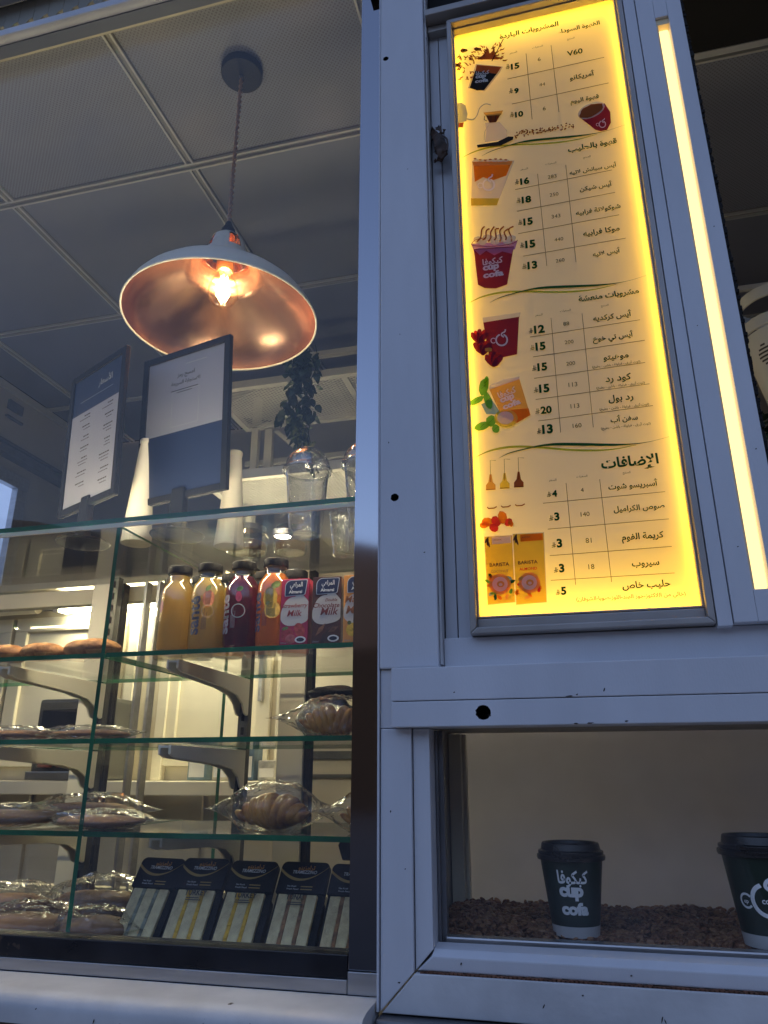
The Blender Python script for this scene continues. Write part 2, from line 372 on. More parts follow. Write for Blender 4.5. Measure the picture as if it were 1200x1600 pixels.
def shape(t):
    if not any(c in _AR for c in t): return t
    out = []; i = 0; prev = False
    while i < len(t):
        c = t[i]
        if c not in _AR:
            out.append({'(': ')', ')': '('}.get(c, c)); prev = False; i += 1; continue
        nx = t[i + 1] if i + 1 < len(t) else ' '
        if c == 'ل' and nx in _LA:
            out.append(_LA[nx][1 if prev else 0]); prev = False; i += 2; continue
        f = _AR[c]; dual = len(f) == 4; nj = nx in _AR and len(_AR[nx]) > 1 and dual
        if prev and len(f) > 1: g = f[3] if nj else f[1]
        else: g = f[2] if nj else f[0]
        out.append(g); prev = nj; i += 1
    return ''.join(reversed(out))

_cache = {}
def glyphs(t, bold=0.0, shear=0.0):
    """(vertices 2D, faces, width, height) of a line of lettering, left edge at 0 and baseline at 0"""
    key = (t, bold, shear)
    if key in _cache: return _cache[key]
    cu = bpy.data.curves.new('lettering', 'FONT'); cu.body = shape(t); cu.size = 1; cu.offset = bold; cu.resolution_u = 3; cu.shear = shear
    o = bpy.data.objects.new('lettering', cu); COL.objects.link(o)
    dg = bpy.context.evaluated_depsgraph_get(); dg.update()
    me = o.evaluated_get(dg).to_mesh(); vs = [(v.co.x, v.co.y) for v in me.vertices]; fs = [tuple(p.vertices) for p in me.polygons]
    bpy.data.objects.remove(o); bpy.data.curves.remove(cu)
    x0 = min(v[0] for v in vs); x1 = max(v[0] for v in vs)
    vs = [(x - x0, y) for x, y in vs]
    _cache[key] = (vs, fs, x1 - x0, max(v[1] for v in vs)); return _cache[key]

def put_text(mb, t, fn, u0, u1, v0, bold=0.0, h=None, mi=0, shear=0.0):
    """letters between u0 and u1 on baseline v0; fn maps (u, v) to 3D"""
    vs, fs, wd, ht = glyphs(t, bold, shear); sx = (u1 - u0) / wd
    sy = sx if h is None else h / ht
    mb.add([fn(u0 + x * sx, v0 + y * sy) for x, y in vs], fs, mi)

# ================================================================== SETTING
gr = bx('ground', -120, 120, -120, 120, -.3, 0, 'asphalt'); struct(gr)
struct(bx('pavement', -5, 5, -2.6, .94, .0005, .02, 'paving'))  # unseen; made pale to bounce light up into the niche
# unseen stand-in for buildings across the street, added for reflections in glass and post
def ridge(rad, h0, amp, m, seed):
    mb = MB(); N = 60; r0, r1 = [], []
    for k in range(N + 1):
        a = PI * .92 + (k / N) * PI * 1.16
        h = h0 + amp * mnoise.noise(Vector((k * .35, seed, 0))) + amp * .3 * mnoise.noise(Vector((k * 1.7, seed + 3, 0)))
        r0.append((rad * math.cos(a), rad * math.sin(a), -.1)); r1.append((rad * 1.1 * math.cos(a), rad * 1.1 * math.sin(a), h))
    mb.add(r0 + r1 + [(p[0] * 1.3, p[1] * 1.3, -.1) for p in r0], [(i, i + 1, i + N + 2, i + N + 1) for i in range(N)] + [(i + N + 1, i + N + 2, i + 2 * N + 3, i + 2 * N + 2) for i in range(N)])
    struct(build(mb, 'skyline_stand_in', m))
ridge(28, 6.8, 1.2, 'far', 2); ridge(56, 20.5, 1.6, 'far_pale', 8)

# kiosk shell
struct(bx('interior_floor', -2.5, 2.6, .95, 3.2, .1, .14, 'brown'))
struct(bx('interior_wall', -2.43, -2.35, .95, 3.2, .14, 3.0, 'wall_in'))
bw = struct(bx('back_wall', -2.35, 2.5, 3.1, 3.18, .14, 3.0, 'wall_in'))
struct(bx('side_wall', 2.5, 2.58, .95, 3.2, .14, 3.0, 'wall_in'))
struct(bx('kiosk_roof', -2.6, 2.7, .96, 3.3, 3.06, 3.14, 'void'))

# ceiling: tiles and bars
ceil = empty('ceiling', (0, 0, 3.0), '', ''); del ceil['label']; del ceil['category']; struct(ceil)
xs = [-2.35, -2.145, -1.545, -.945, -.345, .255, .855, 1.455, 2.055, 2.5]
ys = [.97, 1.475, 2.075, 2.675, 3.1]
g = .012
for i in range(len(xs) - 1):
    for j in range(len(ys) - 1):
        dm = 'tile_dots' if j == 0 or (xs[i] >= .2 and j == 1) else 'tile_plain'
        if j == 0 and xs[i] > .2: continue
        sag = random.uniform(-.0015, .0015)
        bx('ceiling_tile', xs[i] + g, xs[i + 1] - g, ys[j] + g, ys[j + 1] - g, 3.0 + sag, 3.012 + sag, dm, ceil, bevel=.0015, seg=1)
def tbar(x0, x1, y0, y1, along):
    mb = MB().box(x0, x1, y0, y1, 2.998, 3.022, 1)
    t = .0055
    if along == 'y': mb.box(x0, x0 + t, y0, y1, 2.990, 2.9979).box(x1 - t, x1, y0, y1, 2.990, 2.9979)
    else: mb.box(x0, x1, y0, y0 + t, 2.990, 2.9979).box(x0, x1, y1 - t, y1, 2.990, 2.9979)
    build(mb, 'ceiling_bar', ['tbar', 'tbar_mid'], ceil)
for x in xs[1:-1]:
    for j in range(len(ys) - 1):
        if j == 0 and x > .2: continue
        tbar(x - .0125, x + .0125, ys[j] + .0125, ys[j + 1] - .0125, 'y')
for y in ys[1:-1]: tbar(-2.35, 2.5, y - .0125, y + .0125, 'x')
struct(bx('wall_trim', -2.35, -2.335, .97, 3.1, 2.965, 2.995, 'tbar'))
# dark soffit and its ribbed trim over the right opening
struct(bx('soffit', .262, 2.5, .97, 1.40, 2.93, 2.99, 'void'))
mb = MB().box(.262, 2.5, 1.402, 1.418, 2.93, 2.99)
mb.box(.262, 2.5, 1.4185, 1.455, 2.97, 2.985)
for k in range(300): mb.box(.27 + k * .0074, .2735 + k * .0074, 1.421, 1.440, 2.967, 2.9705)
build(mb, 'soffit_trim', 'tbar')['kind'] = 'structure'

# left wall: window and small junction plate
w1 = empty('side_window', (-2.349, 2.2, 1.9), 'small aluminium framed window in the left interior wall showing blue daylight', 'window')
mb = MB()
for a in [(1.75, 2.60, 2.54, 2.60), (1.75, 2.60, 1.90, 1.95)]: mb.box(-2.349, -2.31, *a)
mb.box(-2.349, -2.31, 2.54, 2.60, 1.95, 2.54).box(-2.349, -2.31, 1.75, 1.80, 1.95, 2.54)
build(mb, 'window_frame', 'alu', w1, bevel=.003)
SKYG = mat('daylight_window_pane', (.25, .33, .5), .1, emit=(.30, .42, .75), estr=.3)
bx('window_pane', -2.348, -2.341, 1.80, 2.54, 1.95, 2.54, SKYG, w1)
mb = MB().box(-2.348, -2.30, 1.5, 2.86, 2.66, 2.70); mb.box(-2.348, -2.325, 1.5, 2.9, 2.72, 2.735)
tag(build(mb, 'wall_rail', 'alu_dark', bevel=.003), 'grey aluminium rail on the left wall above the window', 'rail')
wc = empty('wall_socket', (-2.348, 2.45, 2.9), 'small grey wall box with a bracket high on the left wall', 'wall box')
bx('cover', -2.348, -2.335, 2.43, 2.52, 2.885, 2.93, 'alu_dark', wc, bevel=.003)
bx('bracket', -2.348, -2.335, 2.43, 2.53, 2.845, 2.855, 'alu_dark', wc)

# ---------------------------------------------------------------- facade frame, right part
fr = empty('corner_post', (-.2, .9, 1.1), 'tall flat white aluminium post with two drilled holes left of the glowing menu', 'post')
a = bx('post_face', -.2345, -.160, .897, .925, 1.474, 2.68, 'white', fr, bevel=.0022)
for (x, z, r) in [(-.2255, 2.497, .0048), (-.214, 1.699, .0055)]: 
    # drill in the post's own space
    for o in (a,):
        mbx = MB(); n = 18
        mbx.prism([(x + r * math.cos(2 * PI * k / n) * (1 + .1 * math.sin(k * 2)), z + r * math.sin(2 * PI * k / n)) for k in range(n)], 'y', .88, .915)
        me = bpy.data.meshes.new('d'); me.from_pydata([v - fr.location for v in mbx.v], [], mbx.f)
        b_ = bmesh.new(); b_.from_mesh(me); bmesh.ops.recalc_face_normals(b_, faces=b_.faces); b_.to_mesh(me); b_.free()
        me.materials.append(M['void']); me.polygons.foreach_set('material_index', [0] * len(me.polygons))
        c = bpy.data.objects.new('d', me); COL.objects.link(c); c.location = fr.location
        md = o.modifiers.new('b', 'BOOLEAN'); md.object = c; md.operation = 'DIFFERENCE'; md.solver = 'EXACT'
        try: md.material_mode = 'TRANSFER'
        except Exception: pass
        dg = bpy.context.evaluated_depsgraph_get(); dg.update()
        nm = bpy.data.meshes.new_from_object(o.evaluated_get(dg)); o.modifiers.clear(); o.data = nm
        bpy.data.objects.remove(c)
bx('post_side', -.2375, -.2352, .899, .96, 1.11, 2.68, 'white', fr)
bx('post_infill', -.2345, -.2172, .9035, .93, 1.4038, 1.4735, 'white', fr, bevel=.001)
bx('post_edge_trim', -.1595, -.1565, .905, .95, 1.478, 2.65, 'white_dirty', fr, bevel=.001)
bx('post_back', -.236, -.1565, .9255, .96, 1.478, 2.68, 'white', fr)

ch = empty('channel_strip', (-.14, .93, 1.5), 'narrow recessed double aluminium channel between the white post and the lit menu', 'trim')
bx('channel_panel', -.156, -.1405, .93, .948, 1.478, 2.62, 'white', ch, bevel=.001)
bx('channel_panel', -.1393, -.1215, .93, .948, 1.478, 2.62, 'white', ch, bevel=.001)
bx('channel_back', -.156, -.1215, .9485, .96, 1.478, 2.62, 'joint', ch)

# backlit menu
FY = .925                                          # plane of the printed film
sg = empty('menu_light_box', (.02, FY, 1.52), 'tall glowing yellow backlit menu board with green Arabic drink list and prices', 'menu board')
def frame(name, x0, x1, z0, z1, t, y0, y1, m, parent, bevel=.0015):
    """four mitred lengths"""
    X, Z = (x0, x1), (z0, z1)
    o = [(x0, z0), (x1, z0), (x1, z1), (x0, z1)]; i = [(x0 + t, z0 + t), (x1 - t, z0 + t), (x1 - t, z1 - t), (x0 + t, z1 - t)]
    for k in range(4):
        k2 = (k + 1) % 4
        build(MB().prism([o[k], o[k2], i[k2], i[k]], 'y', y0, y1), name, m, parent, bevel=bevel)
frame('frame_rail', -.1205, .160, 1.5125, 2.5560, .0080, .899, .948, 'frame_sign', sg)
bx('sill_bead', -.1125, .152, .911, .922, 1.5205, 1.5330, 'frame_sign', sg, bevel=.0015)
frame('frame_bead', -.1125, .152, 1.5335, 2.548, .0025, .911, .922, 'frame_sign', sg, bevel=.0008)
mb = MB().add([(-.1125, FY, 1.524), (.152, FY, 1.524), (.152, FY, 2.548), (-.1125, FY, 2.548)], [(0, 1, 2, 3)])
build(mb, 'printed_film', 'panel', sg)
mb = MB().box(-.114, .1545, .9620, .964, 1.521, 2.551).box(-.1155, -.1141, FY + .0005, .964, 1.521, 2.551).box(.1546, .156, FY + .0005, .964, 1.521, 2.551)
mb.box(-.114, .1545, FY + .0005, .9619, 2.551, 2.5525).box(-.114, .1545, FY + .0005, .9619, 1.5195, 1.5209)
build(mb, 'box_lining', 'box_in', sg)
for q in [(-.1115, -.1095, 1.54, 2.54), (.149, .151, 1.54, 2.54)]:
    bx('led_strip', q[0], q[1], .9275, .935, q[2], q[3], 'led_side_strip', sg)
for q in [(-.105, .145, 2.5445, 2.5465), (-.105, .145, 1.5300, 1.5320)]:
    bx('led_strip', q[0], q[1], .936, .948, q[2], q[3], 'led', sg)

# blue-white mullion with lit slot, right of the menu
mu = empty('lit_mullion', (.2, .9, 1.5), 'white aluminium mullion with a long glowing slot right of the menu', 'mullion')
bx('mullion_panel', .1612, .1775, .900, .93, 1.509, 2.66, 'white', mu, bevel=.001)
bx('mullion_panel', .1786, .2035, .898, .93, 1.512, 2.66, 'white', mu, bevel=.001)
bx('mullion_panel', .2225, .2430, .898, .93, 1.490, 2.66, 'white', mu, bevel=.001)
bx('mullion_panel', .2036, .2224, .898, .93, 2.452, 2.66, 'white', mu, bevel=.001)
bx('mullion_panel', .2036, .2224, .898, .93, 1.512, 1.549, 'white', mu, bevel=.001)
bx('mullion_back', .1612, .2430, .9465, .96, 1.49, 2.66, 'joint', mu)
bx('slot_side', .2036, .2062, .902, .946, 1.549, 2.452, 'led_side', mu)
bx('slot_end', .2062, .2224, .902, .946, 2.440, 2.452, 'led_side', mu)
bx('light_diffuser', .2072, .2218, .908, .945, 1.552, 2.436, 'led_tube', mu, bevel=.003)
# black brush seal along its right edge
mb = MB(); z = 1.49
while z < 2.66:
    r = .004 + .0022 * random.random()
    mb.box(.2435, .2435 + r, .902 + .004 * random.random(), .93, z, z + .0048); z += .005
b = build(mb, 'brush_seal', 'void', mu)

hd = empty('header_beam', (.05, .9, 2.55), 'dark grey header profile above the glowing menu', 'beam')
bx('header_face', -.156, .161, .915, .96, 2.5585, 2.572, 'frame_sign', hd, bevel=.002)
bx('header_lip', -.156, .161, .895, .955, 2.5740, 2.588, 'frame_sign', hd, bevel=.002)
bx('header_cover', -.156, .161, .93, .96, 2.5895, 2.68, 'void', hd)
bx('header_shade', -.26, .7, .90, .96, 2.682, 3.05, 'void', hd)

lb = bx('lower_bar', -.156, 2.0, .915, .955, 1.4735, 1.5115, 'white', bevel=.0015)
tag(lb, 'flat white aluminium bar directly under the lit menu frame', 'bar')
lf = tag(bx('scuffed_foot', .236, .30, .9, .914, 1.4735, 1.488, 'white_dirty', bevel=.002), 'small grimy white foot block at the right end of the lit mullion', 'block')

bm_ = empty('counter_beam', (.2, .885, 1.4), 'long white aluminium beam with a groove and one drilled hole above the cup display', 'beam')
bx('beam_board', -.2165, 2.0, .884, .93, 1.4335, 1.4725, 'white', bm_, bevel=.0012)
hb = bx('beam_board', -.2165, 2.0, .8845, .93, 1.4035, 1.4327, 'white', bm_, bevel=.0012)
mbx = MB(); n = 20; x, z, r = -.107, 1.4185, .0088
mbx.prism([(x + r * math.cos(2 * PI * k / n) * (1 + .08 * math.sin(k * 3)), z + r * .95 * math.sin(2 * PI * k / n)) for k in range(n)], 'y', .87, .915)
me = bpy.data.meshes.new('d'); me.from_pydata([v - bm_.location for v in mbx.v], [], mbx.f)
b_ = bmesh.new(); b_.from_mesh(me); bmesh.ops.recalc_face_normals(b_, faces=b_.faces); b_.to_mesh(me); b_.free()
me.materials.append(M['void'])
c = bpy.data.objects.new('d', me); COL.objects.link(c); c.location = bm_.location
md = hb.modifiers.new('b', 'BOOLEAN'); md.object = c; md.solver = 'EXACT'
try: md.material_mode = 'TRANSFER'
except Exception: pass
dg = bpy.context.evaluated_depsgraph_get(); dg.update()
nm = bpy.data.meshes.new_from_object(hb.evaluated_get(dg)); hb.modifiers.clear(); hb.data = nm
bpy.data.objects.remove(c)
bx('beam_back', -.214, 2.0, .9305, .95, 1.405, 1.471, 'joint', bm_)

# cup display window
cw = empty('cup_display_frame', (0, .9, 1.1), 'white mitred aluminium window frame round the coffee cup display', 'window frame')
def mitred(parts, y0, y1, m):
    for nm_, poly in parts: build(MB().prism(poly, 'y', y0, y1), nm_, m, cw, bevel=.0013)
mitred([('outer_frame', [(-.234, 1.1095), (-.1965, 1.1485), (-.1965, 1.4030), (-.234, 1.4030)])], .902, .945, 'white')
mitred([('outer_frame', [(-.2325, 1.1085), (2.0, 1.1085), (2.0, 1.1475), (-.1955, 1.1475)])], .902, .945, 'white_dirty')
mitred([('inner_frame', [(-.1953, 1.1495), (-.1755, 1.1705), (-.1755, 1.4030), (-.1953, 1.4030)])], .907, .945, 'white')
# sloping sill bead
mb = MB(); prof = [(.907, 1.1495), (.905, 1.164), (.912, 1.1705), (.934, 1.1735), (.940, 1.1495)]
vs = [(-.194 if i == 0 or i == 4 else -.176, y, z) for i, (y, z) in enumerate(prof)] + [(2.0, y, z) for y, z in prof]
mb.add(vs, [(0, 1, 2, 3, 4), (9, 8, 7, 6, 5)] + [(i, i + 5, (i + 1) % 5 + 5, (i + 1) % 5) for i in range(5)])
build(mb, 'inner_sill', 'white', cw, bevel=.0015)
mb = MB()
for k in range(110):
    x = -.19 + k * .0045; mb.box(x, x + .006, .9035, .908, 1.1473 - .0006 * random.random(), 1.1493 + .0012 * random.random() - .0005)
build(mb, 'sill_sealant', 'rust', cw)
mb = MB().box(-.168, 2.0, .941, .958, 1.1495, 1.1775); build(mb, 'glazing_bead', 'alu', cw, bevel=.002)
mb = MB().box(-.1750, -.166, .9455, .958, 1.1600, 1.402).box(-.1750, -.1715, .938, .9453, 1.172, 1.402)
build(mb, 'glazing_bead', 'alu_dark', cw, bevel=.001)
bx('glazing', -.166, 2.0, .948, .952, 1.178, 1.402, 'pane', cw)
# niche behind
nc = empty('display_niche', (.1, 1.0, 1.15), '', ''); del nc['label']; del nc['category']; struct(nc)
NICHE = liquid('niche_back_panel', (.76, .73, .73), (.80, .80, .88))
bx('niche_back', -.235, 1.9, 1.212, 1.222, 1.14, 1.42, NICHE, nc)
bx('niche_side', -.2075, -.2005, .959, 1.211, 1.14, 1.42, 'wall_in', nc)
bx('niche_floor', -.200, 1.9, .959, 1.211, 1.140, 1.150, 'brown', nc)
bx('niche_top', -.200, 1.9, .959, 1.211, 1.412, 1.420, 'wall_in', nc)
mb = MB().box(-.1985, -.180, 1.18, 1.2105, 1.152, 1.41).box(-.1795, -.1745, 1.195, 1.2105, 1.152, 1.41)
build(mb, 'corner_profile', 'cream', nc, bevel=.001)
# ledge under the frame
lg = tag(bx('lower_ledge', -.2355, 2.0, .885, .95, 1.088, 1.1065, 'alu_dark', bevel=.003), 'dull grey metal ledge under the cup display frame', 'ledge')
struct(bx('counter_front', -3.0, 2.2, .945, .955, .0, 1.085, 'brown'))

# ---------------------------------------------------------------- left window
lw = empty('serving_window', (-1.0, .92, 1.12), 'large fixed shop window pane with dark glossy right post and black bottom band', 'window')
bx('window_pane', -2.6, -.2775, .9335, .9385, 1.158, 2.797, 'pane', lw)
bx('window_post', -.2765, -.2395, .921, .958, 1.1425, 2.797, 'gloss_black', lw, bevel=.0008)
bx('post_shoe', -.2765, -.2385, .9185, .958, 1.119, 1.1415, 'alu', lw, bevel=.0008)
bx('bottom_band', -2.6, -.2775, .921, .955, 1.1335, 1.1575, 'black_band', lw, bevel=.0012)
bx('bottom_rail', -2.6, -.2775, .919, .955, 1.119, 1.1330, 'alu', lw, bevel=.0008)
bx('pane_edge', -.2773, -.2767, .931, .940, 1.1580, 2.79, 'rack', lw)
# rolled top rail
tr = empty('top_rail', (-1.2, .92, 2.80), 'rounded white rail across the top left above the window', 'rail')
mb = MB(); pr = [(.896, 2.801), (.889, 2.806), (.8875, 2.814), (.889, 2.823), (.896, 2.829), (.91, 2.831), (.93, 2.829), (.93, 2.801)]
mb.prism(pr, 'x', -2.6, -.2395); build(mb, 'rail_body', 'white', tr, smooth=True)
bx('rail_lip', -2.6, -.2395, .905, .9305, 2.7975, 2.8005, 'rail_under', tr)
vl = empty('roller_shutter', (-1.2, .92, 2.86), 'ribbed cream shutter edge above the top left rail', 'shutter')
mb = MB()
for k in range(64):
    x = -2.6 + k * .0375
    pr = [(x, 2.898), (x + .008, 2.888), (x + .018, 2.888), (x + .026, 2.900), (x + .0365, 2.904), (x + .0365, 3.05), (x, 3.05)]
    mb.prism(pr, 'y', .93 + .0, .945)
build(mb, 'shutter_slats', 'valance', vl, bevel=.0)
bx('shutter_cover', -2.6, -.24, .88, .925, 2.955, 3.05, 'wall_in', vl, bevel=.003)
bx('shutter_backing', -2.6, -.24, .9465, .958, 2.832, 3.05, 'valance', vl)
aw = tag(bx('added_shade_strip', -2.6, 2.0, .79, .875, 3.07, 3.10, 'wall_in'), 'unseen short canopy added along the top of the kiosk front for shade', 'shade_strip')  # out of view, added to darken the upper frames
# sill of the serving window
sl = empty('counter_sill', (-1, .88, 1.1), 'worn white painted sill running under the left shop window', 'sill')
prof = [(.918, 1.1185), (.866, 1.1175), (.853, 1.1150), (.847, 1.1095), (.845, 1.100), (.847, 1.086), (.918, 1.086)]
mb = MB().prism(prof, 'x', -2.6, -.2395); build(mb, 'sill_board', 'white_dirty', sl, smooth=True)
bx('under_sill', -2.6, -.2395, .87, .94, 1.0, 1.085, 'brown', sl)

# ================================================================== MENU PRINT
_F = Vector((-math.sin(YAW) * math.cos(PITCH), math.cos(YAW) * math.cos(PITCH), math.sin(PITCH)))
_R = Vector((math.cos(YAW), math.sin(YAW), 0)); _U = _R.cross(_F)
def face(px, py, d=0.0):
    """photo position -> (x, z) on the menu's own flat film"""
    r = _F + _R * ((px - 600) / FPX) - _U * ((py - 800) / FPX)
    t = FY / r.y; return (r.x * t, CAM.z + r.z * t)
L1, L2, L3, L4 = .0006, .0010, .0014, .0018
def lay(d): return lambda u, v: (u, FY - d, v)
INK = {k: ink('ink_' + k, c, o) for k, (c, o) in dict(
    green=((.01, .07, .02), .95), dgreen=((.02, .10, .03), .94), lime=((.55, .62, .08), .4), line=((.22, .18, .09), .75), grey=((.10, .11, .05), .9),
    brown=((.20, .05, .015), .85), dark=((.10, .06, .04), .9), black=((.03, .03, .03), .7), orange=((.9, .3, .03), .4), amber=((.95, .55, .12), .4),
    cream=((.95, .85, .65), .45), white=((.95, .93, .88), .55), red=((.75, .06, .05), .45), wine=((.30, .035, .06), .5), pink=((.75, .25, .4), .45),
    lilac=((.62, .35, .6), .5), rust=((.38, .10, .03), .75), leafg=((.2, .55, .08), .4), yellow=((.95, .75, .1), .35), blue=((.35, .55, .6), .45), silver=((.45, .5, .5), .55)).items()}
def pr_obj(mb, name, inkname, parent=None):
    if mb.v: return build(mb, name, INK[inkname], parent or sg, recalc=False)
def ptxt(mb, t, x0, x1, y, bold=0.0, h=None, d=L2):
    a = face(x0, y); b = face(x1, y); put_text(mb, t, lay(d), a[0], b[0], (face((x0 + x1) / 2, y))[1], bold, h)
def poly(mb, pts, d=L1):
    q = [face(*p) for p in pts]
    ar = sum(q[i][0] * q[(i + 1) % len(q)][1] - q[(i + 1) % len(q)][0] * q[i][1] for i in range(len(q)))
    if ar < 0: q = q[::-1]
    mb.add([(x, FY - d, z) for x, z in q], [tuple(range(len(q)))])
def blob(mb, cx, cy, rx, ry, d=L1, n=18, j=0.0, rot=0):
    p = []
    for k in range(n):
        a = 2 * PI * k / n; s = 1 + random.uniform(-j, j); x = rx * s * math.cos(a); y = ry * s * math.sin(a)
        p.append((cx + x * math.cos(rot) - y * math.sin(rot), cy + x * math.sin(rot) + y * math.cos(rot)))
    poly(mb, p, d)
def stroke(mb, pts, w, d=L1):
    n = len(pts); l = []; r = []
    for i, p in enumerate(pts):
        a = pts[max(i - 1, 0)]; b = pts[min(i + 1, n - 1)]; dx, dy = b[0] - a[0], b[1] - a[1]; L = math.hypot(dx, dy) or 1
        ww = w[i] if isinstance(w, (list, tuple)) else w
        nx, ny = -dy / L * ww / 2, dx / L * ww / 2; l.append((p[0] + nx, p[1] + ny)); r.append((p[0] - nx, p[1] - ny))
    for i in range(n - 1): poly(mb, [l[i], l[i + 1], r[i + 1], r[i]], d)
def smoothp(pts, k=6):
    out = []
    for i in range(len(pts) - 1):
        p0, p1, p2, p3 = pts[max(i - 1, 0)], pts[i], pts[i + 1], pts[min(i + 2, len(pts) - 1)]
        for s in range(k):
            t = s / k
            out.append(tuple(.5 * ((2 * p1[c]) + (-p0[c] + p2[c]) * t + (2 * p0[c] - 5 * p1[c] + 4 * p2[c] - p3[c]) * t * t + (-p0[c] + 3 * p1[c] - 3 * p2[c] + p3[c]) * t ** 3) for c in range(len(p1))))
    out.append(pts[-1]); return out

# headings
for t, x0, x1, y in [('المشروبات الباردة', 780, 874, 51), ('القهوة السوداء', 871, 938.5, 46), ('قهوة بالحليب', 887, 965, 231),
                     ('مشروبات منعشة', 903.5, 999.5, 465), ('الإضافات', 939.4, 1030, 728)]:
    mb = MB(); ptxt(mb, t, x0, x1, y, .032); pr_obj(mb, 'heading', 'dgreen')
# names, calories, prices
rows = [  # name, x0, x1, y | calories, x, y | price, x0, x1, y
    ('V60', 886, 911, 86, '6', 842.7, 96, '15', 798.5, 812, 108), ('أمريكانو', 890, 930, 122, '44', 847.5, 135, '9', 803.7, 811, 146),
    ('قهوة اليوم', 891, 936.7, 158, '6', 850.7, 173, '10', 805, 818, 183),
    ('أيس سبانش لاتيه', 889.5, 965, 267, '283', 863, 279, '16', 813, 827.5, 288), ('أيس شيكن', 905.5, 957.5, 295, '250', 866, 307, '18', 815.5, 830.5, 317),
    ('شوكولاتة فرابيه', 899.5, 970.5, 331, '343', 869, 341, '15', 818, 833, 351.5), ('موكا فرابيه', 911, 969, 365, '440', 873.5, 377, '15', 821, 837, 387),
    ('أيس لاتيه', 926, 970, 398, '260', 875.5, 410, '13', 824.5, 840, 420),
    ('أيس كركديه', 926.7, 988, 498, '88', 885, 509, '12', 834.7, 851.5, 520.5), ('أيس تي خوخ', 926, 990.7, 530, '200', 889.5, 537.5, '15', 837, 853, 547),
    ('موهيتو', 942.7, 982.7, 561, '200', 892, 571, '15', 840, 855.5, 579), ('كود رد', 946, 986.7, 595, '113', 895.5, 604.5, '15', 842.7, 859, 613),
    ('رد بول', 950.7, 990, 626, '113', 898.7, 638, '20', 845, 862.7, 646), ('سفن أب', 954, 997, 658, '160', 902, 668.5, '13', 847.5, 864.5, 677),
    ('أسبريسو شوت', 950.5, 1029, 762, '4', 910, 769, '4', 863, 871, 776), ('صوص الكراميل', 958.6, 1039, 797, '140', 914.5, 807, '3', 866.5, 874.6, 813),
    ('كريمة الفوم', 971.5, 1037.5, 842, '81', 920, 848.5, '3', 870.4, 879, 855), ('سيروب', 987.4, 1030.6, 884, '18', 924.4, 889.5, '3', 874, 882.4, 894),
    ('حليب خاص', 972.4, 1048, 918, '', 0, 0, '5', 877, 885.4, 929)]
for (n_, x0, x1, y, c_, cx, cyy, p_, a0, a1, py) in rows:
    mb = MB(); ptxt(mb, n_, x0, x1, y, .022); pr_obj(mb, 'item_name', 'green')
    if c_:
        wd = 4.6 * len(c_); mb = MB(); ptxt(mb, c_, cx - wd / 2, cx + wd / 2, cyy); pr_obj(mb, 'calorie_count', 'grey')
    mb = MB(); ptxt(mb, p_, a0, a1, py, .045); pr_obj(mb, 'price', 'green')
    # riyal sign: two uprights and two slanted bars, left of the price
    mb = MB(); rx, ry = a0 - 5.2, py - 3.2
    stroke(mb, [(rx - .8, ry - 4.2), (rx - .8, ry + 2)], .9, L2); stroke(mb, [(rx + 1.2, ry - 4), (rx + 1.2, ry + 4)], .9, L2)
    for q in (0, 2.4): stroke(mb, [(rx - 3, ry + 1.6 + q), (rx + 3.6, ry - .6 + q)], .9, L3)
    pr_obj(mb, 'currency_mark', 'grey')
ms = MB()
for t, c3 in [('المنتج', [(892, 62), (917, 247), (945, 479), (979, 740)]), ('السعرات', [(840, 75), (861, 257), (883.5, 487), (909.4, 746)]), ('السعر', [(802, 84), (819, 266), (842, 494), (863.5, 752)])]:
    wd = 6 if t != 'السعرات' else 8.5
    for x, y in c3: ms = MB(); ptxt(ms, t, x - wd, x + wd, y); pr_obj(ms, 'column_title', 'grey')
for x0, x1, y in [(925, 1001, 571), (931.5, 1008, 604), (936.5, 1014.7, 637.5), (938.7, 1017, 667.5)]: ms = MB(); ptxt(ms, '(توت أزرق - فراولة - باشن - بطيخ)', x0, x1, y, .01); pr_obj(ms, 'flavour_note', 'grey')
ms = MB(); ptxt(ms, '(خالي من اللاكتوز-جوز الهند-اللوز-صويا-الشوفان)', 900.4, 1072, 935, .008)
pr_obj(ms, 'flavour_note', 'grey')
for a, b in [((793, 124), (944, 90)), ((800, 163), (951, 130)), ((805, 296.7), (956, 266)), ((808, 330.5), (961, 301)), ((810, 365.5), (967.5, 336)), ((817.5, 400.7), (977.5, 372.5)),
             ((828, 527), (1000, 500)), ((833, 558), (1007.5, 532)), ((834.7, 591.5), (1008, 566.7)), ((837, 624.5), (1014.7, 600)), ((841, 658), (1020, 634)),
             ((848.5, 786.5), (1039, 768.5)), ((856, 827), (1045, 811)), ((859, 868.4), (1049.5, 854)), ((860.5, 907), (1054, 895.4)),
             ((822, 84), (831.5, 187)), ((861, 71), (873.4, 175.6)), ((840, 272), (854.5, 416)), ((884, 258), (900, 410)),
             ((861, 497), (876, 676)), ((909.5, 490), (927, 668)), ((884.5, 755), (899.5, 914)), ((937, 749), (955.6, 909.5))]:
    ml = MB(); stroke(ml, [a, b], .8); pr_obj(ml, 'ruled_line', 'line')
